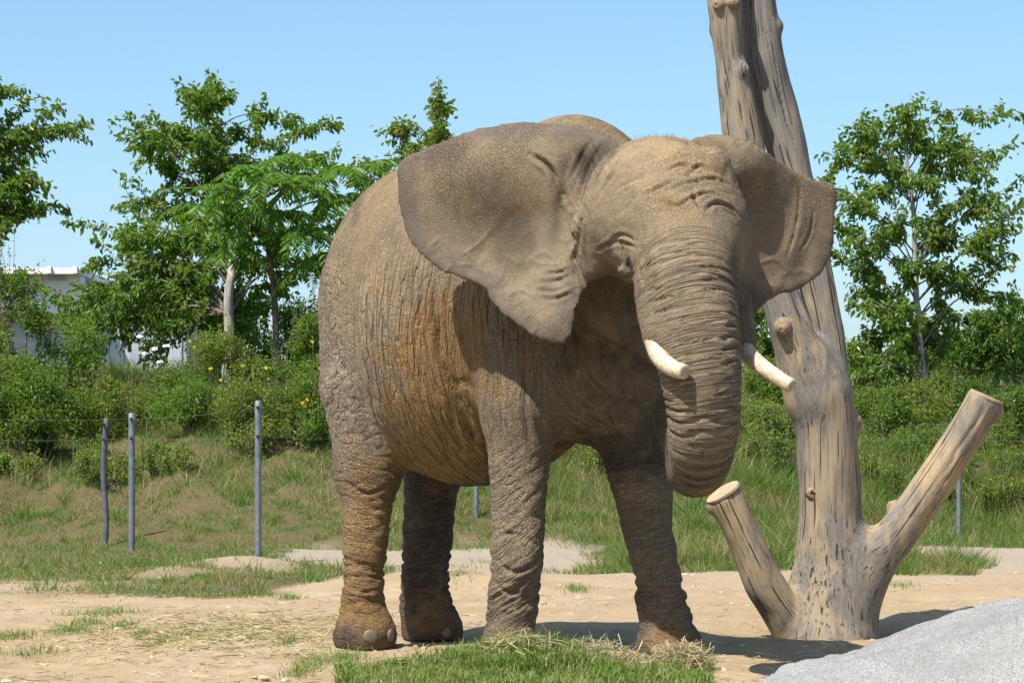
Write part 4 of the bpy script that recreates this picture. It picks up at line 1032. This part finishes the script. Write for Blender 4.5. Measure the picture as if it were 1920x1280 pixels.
# ------------------------------------------------------------------ shrubs on the bank
def shrub(name, label, px, ytop, ybot, wpx, d, leafm, n, size, group='shrubs on the bank', cat='shrub', wid=.5, loose=.5, stems=7):
    c = W(px, ybot, d); gz0 = float(ground_z(A3([c[0]]), A3([c[1]]))[0]); 
    zt = W(px, ytop, d)[2]; zb = max(gz0, min(c[2], zt - .4)) if c[2] > gz0 else gz0
    zb = gz0
    hw = wpx / 2 / FPX * d; H = max(zt - zb, .4)
    e = empty(name, (c[0], d, zb)); tag(e, label, cat, group)
    st_, LP, LD_ = [], [], []
    nb = 26
    per = n // nb
    for k in range(nb):
        a = random.uniform(0, 6.283); r = math.sqrt(random.random()) * .85; h = random.uniform(.18, .92)
        lim = math.sqrt(max(.05, 1 - max(0, (h - .45) / .6) ** 2))
        bc = A3([c[0] + hw * r * math.cos(a) * lim, d + min(hw, .9) * r * math.sin(a) * lim, zb + H * h])
        br = min(hw, H) * random.uniform(.22, .42)
        if k < stems:
            s = catmull([A3([c[0] + .2 * hw * math.cos(a), d, zb - .05]), A3([c[0] + hw * .4 * math.cos(a), d, zb + H * .5 * h]), bc + A3([0, 0, br * .8])], 7)
            st_.append(tube(s, np.linspace(.018, .005, 7), 5, False))
        q = RNG.normal(size=(per, 3)); q = q / np.linalg.norm(q, axis=1)[:, None] * (RNG.uniform(0, 1, per)[:, None] ** .45) * br * A3([1.1, 1.1, .95])
        P = bc + q + RNG.normal(size=(per, 3)) * .03 * loose
        LP.append(P); LD_.append(q / br * .8 + RNG.normal(size=(per, 3)) * .7 + A3([0, 0, .15]))
    # upright shoots breaking the outline
    for k in range(14):
        x0 = c[0] + hw * random.uniform(-.9, .9); y0 = d + random.uniform(-.4, .4); h0 = zb + H * random.uniform(.65, .9) * (1 - .35 * ((x0 - c[0]) / hw) ** 2); ln = random.uniform(.15, .55) * H
        dr = A3([random.uniform(-.25, .25), random.uniform(-.2, .2), 1.]) * ln; m_ = 16
        u = RNG.uniform(0, 1, m_)[:, None]
        LP.append(A3([x0, y0, h0]) + dr * u + RNG.normal(size=(m_, 3)) * .025); LD_.append(RNG.normal(size=(m_, 3)) + A3([0, 0, .3]))
        st_.append(tube(np.stack([A3([x0, y0, h0 - .1]), A3([x0, y0, h0]) + dr * .5, A3([x0, y0, h0]) + dr]), A3([.006, .004, .002]), 4, False))
    mobj('stem', *merge(st_), bark_brown, e)['kind'] = 'stuff'
    P = np.vstack(LP); D_ = np.vstack(LD_); keep = P[:, 2] > zb
    v, f = leaf_arrays(P[keep], D_[keep], size * RNG.uniform(.6, 1.25, keep.sum()), wid, full=False)
    mobj('foliage', v, f, leafm, e, smooth=False)['kind'] = 'stuff'
    return e
SH = [
 ('dark rose bush with red hips at the left edge', 25, 515, 800, 150, 37.5, lf_dark, 4200, .085),
 ('dark bush beneath the left edge tree, behind the fence', -10, 640, 840, 140, 36.3, lf_shrub, 3000, .08),
 ('leafy green bush right of the rose bush', 125, 625, 800, 150, 37.2, lf_shrub, 3800, .08),
 ('olive bush with dry stalks below the white building', 235, 700, 810, 150, 37.5, lf_yel, 2600, .07),
 ('low light green bush above the second fence post', 330, 715, 820, 130, 37.4, lf_shrub, 2400, .075),
 ('yellow flowered bush under the pale trunked tree', 420, 645, 800, 130, 37.8, lf_yel, 3000, .07),
 ('dense bush behind the tall fence post', 500, 650, 830, 130, 37., lf_shrub, 3400, .075),
 ('tall bush touching the elephant rump', 595, 575, 840, 130, 37.3, lf_shrub, 3800, .08),
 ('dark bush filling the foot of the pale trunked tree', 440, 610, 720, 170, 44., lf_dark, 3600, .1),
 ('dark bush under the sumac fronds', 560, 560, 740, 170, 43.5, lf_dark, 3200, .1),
 ('round bush seen between the elephant front legs', 1100, 770, 900, 130, 36.5, lf_shrub, 2200, .075),
 ('broad bush with yellow flowers right of the elephant trunk', 1410, 760, 900, 130, 36.4, lf_yel, 3400, .07),
 ('leafy bush behind the bend of the elephant trunk', 1440, 690, 850, 120, 38.5, lf_shrub, 2600, .08),
 ('bush just right of the dead tree trunk', 1650, 745, 930, 130, 36.4, lf_shrub, 3600, .075),
 ('brownish bush below the slender right tree', 1730, 740, 900, 130, 37.0, lf_yel, 3000, .07),
 ('dark bush behind the raised sawn limb', 1790, 700, 860, 130, 38.5, lf_dark, 3400, .08),
 ('bright bush at the right edge beyond the sawn limb', 1895, 735, 900, 120, 36.6, lf_shrub, 3200, .075),
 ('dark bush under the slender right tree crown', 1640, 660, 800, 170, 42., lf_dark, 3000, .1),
 ('wide green bush spreading along the bank top left of the fence posts', 60, 690, 850, 190, 36.0, lf_shrub, 4200, .08),
 ('light weedy bush between the first fence posts and the building', 190, 705, 830, 130, 36.6, lf_yel, 3400, .07),
 ('bushy weeds above the bank between the two left posts and the tall post', 370, 690, 850, 170, 36.2, lf_shrub, 3800, .075),
 ('yellow green bush hugging the tall fence post', 470, 700, 850, 130, 35.8, lf_yel, 3400, .07),
 ('brown green bush beside the elephant hind leg', 580, 690, 880, 130, 35.6, lf_shrub, 3800, .07),
 ('olive bush low behind the dead tree and sawn limb', 1690, 810, 950, 170, 35.2, lf_shrub, 4000, .065),
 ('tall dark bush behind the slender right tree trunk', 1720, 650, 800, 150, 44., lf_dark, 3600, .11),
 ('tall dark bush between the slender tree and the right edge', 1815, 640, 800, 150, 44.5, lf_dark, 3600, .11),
 ('tall bush filling the far right corner of the bank', 1920, 660, 800, 150, 44., lf_shrub, 3600, .11),
 ('bush on the bank hidden behind the elephant rump', 730, 660, 850, 150, 37., lf_shrub, 3000, .085),
 ('bush on the bank behind the elephant shoulders', 900, 670, 850, 170, 38., lf_yel, 3000, .085),
 ('bush on the bank behind the elephant head', 1240, 670, 850, 170, 38., lf_shrub, 3000, .085),
 ('bush on the bank just beyond the left edge', -170, 640, 850, 190, 37.5, lf_shrub, 3000, .085),
 ('bush on the bank well beyond the left edge', -340, 660, 850, 190, 38., lf_dark, 2600, .09),
 ('bush on the bank just beyond the right edge', 2050, 680, 880, 190, 37.5, lf_shrub, 3000, .085),
 ('bush on the bank well beyond the right edge', 2240, 690, 880, 190, 38., lf_yel, 2600, .09),
 ('small round bush low at the right edge', 1900, 830, 900, 90, 35.0, lf_shrub, 1500, .06),
]
for (lb, px, yt, yb, wp_, d, m_, n, s) in SH: shrub('shrub', lb, px, yt + random.uniform(-38, 30), yb, wp_, d + random.uniform(-.3, .9) * (d < 40), m_, int(n * 1.6), s * .72)
for k in range(48):
    px_ = random.choice([random.uniform(0, 630), random.uniform(1050, 1180), random.uniform(1390, 1480), random.uniform(1610, 1920), random.uniform(0, 630)])
    d_ = random.uniform(33.8, 36.8); gy_ = W(px_, 0, d_); g0 = float(ground_z(A3([gy_[0]]), A3([d_]))[0]); yb_ = HOR - (g0 - CAMH) * FPX / d_
    shrub('weed', 'low leafy weed clump on the grassy bank', px_, yb_ - random.uniform(25, 75), yb_, random.uniform(35, 80), d_, random.choice([lf_yel, lf_shrub, lf_shrub, lf_yel]), random.randint(350, 700), .055, 'weeds on the grassy bank', 'weed')
b = NB('rose_hip'); hip_m = b.done((.22, .03, .015, 1), .4)
prt = []
for k in range(22):
    p = W(random.gauss(40, 28), random.uniform(530, 620), 36.6 + random.uniform(-.25, .2)); prt.append(uv_sphere(p, random.uniform(.011, .018), 7, 5))
rb = [o for o in COL.objects if o.get('label', '').startswith('dark rose bush')][0]
o = mobj('rose_hip', *merge(prt), hip_m, rb); o['kind'] = 'stuff'

# ------------------------------------------------------------------ grass
def blades(P, h, wdt, lean, seg=2):
    n = len(P); an = RNG.uniform(0, 6.283, n); dx = np.stack([np.cos(an), np.sin(an), 0 * an], 1)
    sd = np.stack([-np.sin(an + RNG.normal(size=n) * .6), np.cos(an), 0 * an], 1)
    h = np.asarray(h)[:, None] * np.ones((n, 1)); lean = np.asarray(lean)[:, None] * np.ones((n, 1)); wv = np.asarray(wdt)[:, None] * np.ones((n, 1))
    up = A3([0, 0, 1.])
    m1 = P + up * h * .55 + dx * lean * h * .28
    tp = P + up * h * (1 - .30 * lean) + dx * lean * h * .95
    V = np.stack([P - sd * wv, P + sd * wv, m1 + sd * wv * .8, m1 - sd * wv * .8, tp], 1).reshape(-1, 3)
    i = np.arange(n)[:, None] * 5
    return V, [i + A3([[0, 1, 2, 3]]), i + A3([[3, 2, 4]])]
def blades1(P, h, wdt, lean):
    """far blades: one triangle each"""
    n = len(P); an = RNG.uniform(0, 6.283, n); dx = np.stack([np.cos(an), np.sin(an), 0 * an], 1)
    sd = np.stack([np.cos(RNG.normal(size=n) * .5), np.sin(RNG.normal(size=n) * .5), 0 * an], 1) * np.asarray(wdt)[:, None]
    tp = P + dx * (lean * h)[:, None] * .8; tp[:, 2] += h * (1 - .25 * lean)
    return np.stack([P - sd, P + sd, tp], 1).reshape(-1, 3), [np.arange(n)[:, None] * 3 + A3([[0, 1, 2]])]
gr_bank = leaf_mat('bank_grass', (.05, .10, .016), (.095, .165, .028), (.18, .20, .06), .28, .55, patch=(1.5, (.27, .20, .10, 1), (.15, .14, .045, 1)))
gr_green = leaf_mat('fresh_grass', (.06, .115, .018), (.11, .185, .03), (.33, .31, .13), .28, .5, patch=(5., (.25, .22, .09, 1), (.12, .17, .035, 1)))
gr_dry = leaf_mat('dry_stalk', (.30, .22, .10), (.42, .33, .18), (.5, .42, .26), .2, .6)

def scatter(n, d0, d1, p0=-60, p1=1980, power=1.):
    d = d0 + (d1 - d0) * RNG.random(n) ** power; px = RNG.uniform(p0, p1, n); return (px - 960) / FPX * d, d, px
N0 = 1050000
x, y, px = scatter(N0, 19.5, 46, -420, 2340, .9)
keep = (px > -40) & (px < 1960) | (RNG.random(N0) < .45)
x, y, px = x[keep], y[keep], px[keep]; N0 = len(x)
ga, n1, n2 = grass_amount(x, y)
on_bank = ss(31, 34, y)
leftd = (px < 700)
dens = ga * (.45 + .55 * ss(-.3, .3, n2)) * np.where(leftd & (y < 36.2), .5 + .5 * ss(-.35, .25, n1 + .6 * n2), 1.)
keep = RNG.random(N0) < dens
x, y, px, n1, n2, on_bank = [q[keep] for q in (x, y, px, n1, n2, on_bank)]
P = np.stack([x, y, ground_z(x, y) - .01], 1)
h = RNG.uniform(.5, 1.15, len(x)) * (.09 + .13 * on_bank + .09 * on_bank * (px > 1000) + .05 * ss(0, .6, n2) + .10 * ss(1000, 1200, px) * (1 - on_bank) * .8)
tus = ss(.15, .5, noise2(x, y, 2.2, 33., 2)); h = h * (.62 + 1.1 * tus) * (1 - .38 * ((px < 700) & (y < 37))) * (1 + .5 * ss(.0, .5, n2))
v, f = blades1(P, h, RNG.uniform(.003, .0065, len(x)), RNG.uniform(.3, 1.5, len(x)))
o = mobj('bank_grass', v, f, gr_bank, smooth=False); tag(o, 'rough green and straw coloured grass covering the bank', 'grass', kind='stuff')
# tall tussocks
prt = []
n = 16000
x, y, px = scatter(n, 32.5, 40, -420, 2340)
tn = noise2(x, y, 1.4, 12., 2); k = (tn > .12) & ((px > 1000) | (y > 36)); x, y = x[k], y[k]
v, f = blades(np.stack([x, y, ground_z(x, y) - .02], 1), RNG.uniform(.3, .65, len(x)), RNG.uniform(.003, .006, len(x)), RNG.uniform(.3, 1.1, len(x)))
o = mobj('tall_grass', v, f, gr_bank, smooth=False); tag(o, 'tall tussock grass among the bushes on the bank', 'grass', kind='stuff')
n = 1300
x, y, px = scatter(n, 33.5, 38.5); k = noise2(x, y, .8, 20.) > .0; x, y = x[k], y[k]
v, f = blades(np.stack([x, y, ground_z(x, y) - .02], 1), RNG.uniform(.2, .7, len(x)), RNG.uniform(.002, .004, len(x)), RNG.uniform(.2, 1.2, len(x)))
o = mobj('dry_stalks', v, f, gr_dry, smooth=False); tag(o, 'dry straw coloured stalks standing among the bank grass', 'grass', kind='stuff')
# sparse tufts on the sand
prt = []
tufts = [(195, 1150, 60, 12), (160, 1170, 35, 8), (130, 1185, 40, 9), (20, 1195, 45, 9), (230, 1175, 20, 6), (60, 1225, 50, 5), (540, 1205, 12, 4), (270, 1190, 10, 4), (1080, 1112, 22, 7), (860, 1105, 30, 5), (545, 1120, 25, 6), (1760, 1068, 70, 16), (1720, 1062, 40, 12), (1690, 1105, 30, 4), (1180, 1050, 50, 14), (590, 1245, 30, 7), (560, 1262, 25, 6), (320, 1200, 30, 4), (1570, 1100, 20, 4), (650, 1235, 40, 6), (930, 1055, 40, 6), (1000, 1095, 25, 4)]
for (cx, cy, rx, num) in tufts:
    d = CAMH * FPX / (cy - HOR); c = W(cx, cy, d); m_ = num * 34
    q = np.stack([c[0] + RNG.normal(size=m_) * rx / FPX * d * .55, c[1] + RNG.normal(size=m_) * .22, np.zeros(m_)], 1); q[:, 2] = ground_z(q[:, 0], q[:, 1]) - .005
    prt.append(blades(q, RNG.uniform(.02, .09, m_), RNG.uniform(.0012, .0028, m_), RNG.uniform(.4, 1.7, m_)))
o = mobj('grass_tufts', *merge(prt), gr_green, smooth=False); tag(o, 'sparse green grass tufts scattered over the sand', 'grass', kind='stuff')
# foreground grass mound
GP = A3([(600, 1310), (660, 1272), (720, 1240), (800, 1222), (880, 1212), (950, 1200), (1010, 1196), (1060, 1206), (1120, 1218), (1180, 1234), (1240, 1256), (1300, 1275), (1360, 1300)], float)
n = 46000
px = RNG.uniform(600, 1345, n); d = RNG.uniform(11.6, 13.72, n); x = (px - 960) / FPX * d
topy = np.interp(px, GP[:, 0], GP[:, 1])
prof_d = 13.45 - .25 * ((px - 980) / 380) ** 2
ztop = CAMH + (HOR - (topy + 22)) / FPX * prof_d
mz = np.clip(ztop, .0, .3) * np.exp(-((d - prof_d) / .55) ** 2)
keep = (d < prof_d + .25) & (RNG.random(n) < np.clip(.35 + noise2(x, d, 2.5, 6.) + ss(.02, .1, mz), .12, 1))
x, d, mz, px = x[keep], d[keep], mz[keep], px[keep]
keep = (topy[keep] < 1290); x, d, mz, px = x[keep], d[keep], mz[keep], px[keep]
v, f = blades(np.stack([x, d, mz * .75 - .01], 1), RNG.uniform(.05, .17, len(x)) * (.6 + 4. * mz) * (1 + .6 * noise2(x, d, 6., 3.)), RNG.uniform(.002, .0048, len(x)), RNG.uniform(.2, 1.3, len(x)))
o = mobj('foreground_grass', v, f, gr_green, smooth=False); tag(o, 'mound of green grass in front of the elephant feet', 'grass', kind='stuff')
# the soil hump under it
us_ = np.linspace(540, 1370, 90); ds_ = np.linspace(11.4, 13.9, 40)
PX, DD = np.meshgrid(us_, ds_); pxr, dr_ = PX.ravel(), DD.ravel()
pd = 13.45 - .25 * ((pxr - 980) / 380) ** 2
zt = CAMH + (HOR - (np.interp(pxr, GP[:, 0], GP[:, 1]) + 30)) / FPX * pd
hz = np.clip(zt, -.05, .3) * np.exp(-((dr_ - pd) / .55) ** 2) * .75 - .012
i = np.arange(39)[:, None] * 90 + np.arange(89)[None]
b = NB('dark_soil'); dsm = b.done(b.ramp(b.noise(b.pos(), 18, 4), [(.3, (.13, .10, .05)), (.7, (.26, .20, .11))]), .95, b.bump(b.noise(b.pos(), 40, 3), .6, .02), .1)
o = mobj('soil_hump', np.stack([(pxr - 960) / FPX * dr_, dr_, hz], 1), np.stack([i, i + 1, i + 91, i + 90], -1).reshape(-1, 4), dsm); tag(o, 'low hump of soil under the foreground grass', 'soil', kind='structure')

# hay and straw
def straw(P, ln, r, flat):
    n = len(P); an = RNG.uniform(0, 6.283, n); pt = RNG.normal(size=n) * flat
    D_ = np.stack([np.cos(an) * np.cos(pt), np.sin(an) * np.cos(pt), np.sin(pt)], 1) * ln[:, None]
    S = nrmz(np.cross(D_, RNG.normal(size=(n, 3)))) * r[:, None]; bow = RNG.normal(size=(n, 3)) * ln[:, None] * .10
    U = nrmz(np.cross(D_, S)) * r[:, None]
    V = np.stack([P - D_ / 2 - S, P - D_ / 2 + S, P + bow + S, P + bow + U * 1.4, P + bow - S, P + D_ / 2], 1).reshape(-1, 3)
    i = np.arange(n)[:, None] * 6
    return V, [np.vstack([i + A3([[0, 1, 3]]), i + A3([[1, 2, 3]]), i + A3([[0, 3, 4]]), i + A3([[4, 3, 5]]), i + A3([[3, 2, 5]])])]
hay_m = leaf_mat('hay', (.27, .21, .10), (.42, .34, .19), (.56, .49, .32), .08, .7)
def pile(cx, cy, d, rx, hz_, n, lb):
    c = W(cx, cy, d); q = RNG.normal(size=(n, 3)); q /= np.linalg.norm(q, axis=1)[:, None]; q *= RNG.random(n)[:, None] ** .4
    P = A3([c[0], d, .0]) + q * A3([rx, .22, hz_]); P[:, 2] = abs(P[:, 2]) + .012
    v, f = straw(P, RNG.uniform(.06, .20, n), RNG.uniform(.0012, .0026, n), .45)
    o = mobj('hay_pile', v, f, hay_m, smooth=False); tag(o, lb, 'hay', 'hay left for the elephant')
pile(1275, 1248, 13.45, .17, .11, 1700, 'small heap of dry hay at the elephant front foot')
pile(1120, 1225, 13.5, .26, .13, 900, 'loose hay strewn across the grass mound')
pile(985, 1205, 13.3, .3, .19, 500, 'wisps of hay on top of the grass mound')
pile(860, 1222, 13.35, .28, .07, 700, 'dry hay scattered on the grass below the rear feet')
n = 5200
x, y, px = scatter(n, 12.4, 21, power=1.4); nn_ = noise2(x, y, 1.3, 14.); cl = np.exp(-((px - 430) / 190) ** 2 - ((y - 16.3) / 1.6) ** 2)
k = RNG.random(n) < np.clip(.15 + .35 * (nn_ > .1) + .9 * cl, 0, 1); x, y = x[k], y[k]
xx = np.concatenate([x, RNG.normal(float(W(430, 1195, 15.8)[0]), .5, 2200)]); yy = np.concatenate([y, RNG.normal(16.2, .9, 2200)])
v, f = straw(np.stack([xx, yy, ground_z(xx, yy) + .008], 1), RNG.uniform(.04, .20, len(xx)), RNG.uniform(.0014, .0032, len(xx)), .06)
o = mobj('straw_litter', v, f, hay_m, smooth=False); tag(o, 'loose straw littered over the sandy ground', 'straw', kind='stuff')
# pebbles and clods
b = NB('clod_stone'); clod_m = b.done(b.ramp(b.noise(b.obj(), 20, 3), [(.3, (.30, .23, .14)), (.7, (.50, .42, .31))]), .9, None, .15)
n = 500; x, y, px = scatter(n, 12.6, 27, power=1.3); prt = []
for a, c_ in zip(x, y):
    v, f = uv_sphere(np.zeros(3), 1., 6, 5); r = random.choice([.006, .008, .012, .02]) * random.uniform(.6, 1.3)
    v = v * A3([r * random.uniform(.8, 1.5), r, r * .6]) * (1 + .2 * RNG.normal(size=(len(v), 1))); prt.append((v + A3([a, c_, 0]), f))
v, f = merge(prt); v[:, 2] += ground_z(v[:, 0], v[:, 1]) + .002
o = mobj('pebbles', v, f, clod_m, smooth=False); tag(o, 'small clods and pebbles on the sand', 'pebbles', kind='stuff')

# ------------------------------------------------------------------ wild flowers
b = NB('white_petal'); wp_m = b.done((.75, .76, .72, 1), .6)
b = NB('yellow_petal'); yp_m = b.done((.72, .55, .03, 1), .55)
b = NB('green_stalk'); gs_m = b.done((.08, .13, .03, 1), .6)
def flower(kind, px, py, d):
    c = W(px, py, d); gz0 = float(ground_z(A3([c[0]]), A3([d]))[0]); z0 = max(gz0, c[2] - .9)
    e = empty('white_umbel_flower' if kind == 'w' else 'yellow_flower', (c[0], d, z0))
    tag(e, 'flat white umbel flower above the weeds near the white building' if kind == 'w' else 'small yellow wild flower dotted in the bushes on the bank', 'flower', 'white umbels' if kind == 'w' else 'yellow wild flowers')
    mobj('stalk', *tube(catmull([A3([c[0], d, z0]), (A3([c[0], d, z0]) + c) / 2 + RNG.normal(size=3) * .03, c], 6), np.linspace(.006, .003, 6), 4, False), gs_m, e)
    prt = []
    if kind == 'w':
        for q in range(24):
            a = random.uniform(0, 6.28); r = math.sqrt(random.random()) * .045
            prt.append(uv_sphere(c + A3([r * math.cos(a), r * math.sin(a) * .8, .012 - r * .1 - r * math.sin(a) * -.5]), .011, 6, 4))
    else:
        for q in range(9):
            a = q / 9 * 6.283; D_ = A3([[math.cos(a), -.6, math.sin(a)]]); v, f = leaf_arrays(c[None], D_, A3([.036]), .6, .1, .1, False); prt.append((v, [f]))
        prt.append(uv_sphere(c + A3([0, -.008, 0]), .009, 7, 5))
    mobj('flower_head', *merge(prt), wp_m if kind == 'w' else yp_m, e)
for (px, py) in ((262, 632), (290, 655), (312, 650), (272, 664), (300, 680)): flower('w', px, py, 36.6 + random.uniform(-.3, .2))
for (px, py) in ((205, 548), (355, 640), (365, 650), (410, 585), (412, 610), (535, 582), (528, 600), (415, 712), (568, 755), (576, 748), (570, 762), (535, 768), (455, 686), (498, 690), (474, 700), (262, 840), (1402, 775), (1415, 780), (1432, 770), (1445, 778), (1455, 800), (1410, 812), (1396, 790), (1440, 825), (1425, 790), (600, 690), (440, 715), (395, 690), (585, 640), (460, 830)): flower('y', px, py, 35.9 + random.uniform(-.3, .3) + (4.5 if py < 620 else 0))

# ------------------------------------------------------------------ white building behind the trees
BD = 80.
b = NB('white_render'); bw = b.done(b.ramp(b.noise(b.pos(), 1.5, 4), [(.3, (.55, .56, .57)), (.7, (.66, .66, .66))]), .7)
b = NB('grey_cladding'); bgm = b.done(b.ramp(b.noise(b.pos(), 1.2, 4), [(.3, (.30, .325, .38)), (.7, (.38, .405, .45))]), .6)
def bx(name, px0, px1, y0, y1, dd0, dd1, m_, par):
    a, c = W(px0, y1, BD), W(px1, y0, BD); return mobj(name, *box(a[0], c[0], BD + dd0, BD + dd1, a[2], c[2]), m_, par, smooth=False)
B = empty('white_building', tuple(W(160, 760, BD))); tag(B, 'long white flat roofed building behind the trees at left', 'building')
bx('wall', -200, 350, 560, 800, 0, 12, bgm, B)
k = 0
for p0 in range(-198, 340, 54): bx('cladding_panel', p0 + 1, p0 + 53, 592, 800, -.06, -.003, bgm, B)
bx('upper_band', -200, 160, 520, 590, -.9, .0 - .004, bw, B)
rf = bx('roof', -204, 166, 508, 519.6, -1.5, 12, bw, B)
for p0 in (45, 105, 165 - 12, 10): 
    a, c = W(p0, 519, BD), W(p0 + 8, 505, BD); mobj('roof_bracket', *box(a[0], c[0], BD - 1.62, BD - 1.503, a[2], c[2]), bw, rf, smooth=False)
bx('vent', 100, 132, 524, 529, -1.0, -.904, bgm, B)
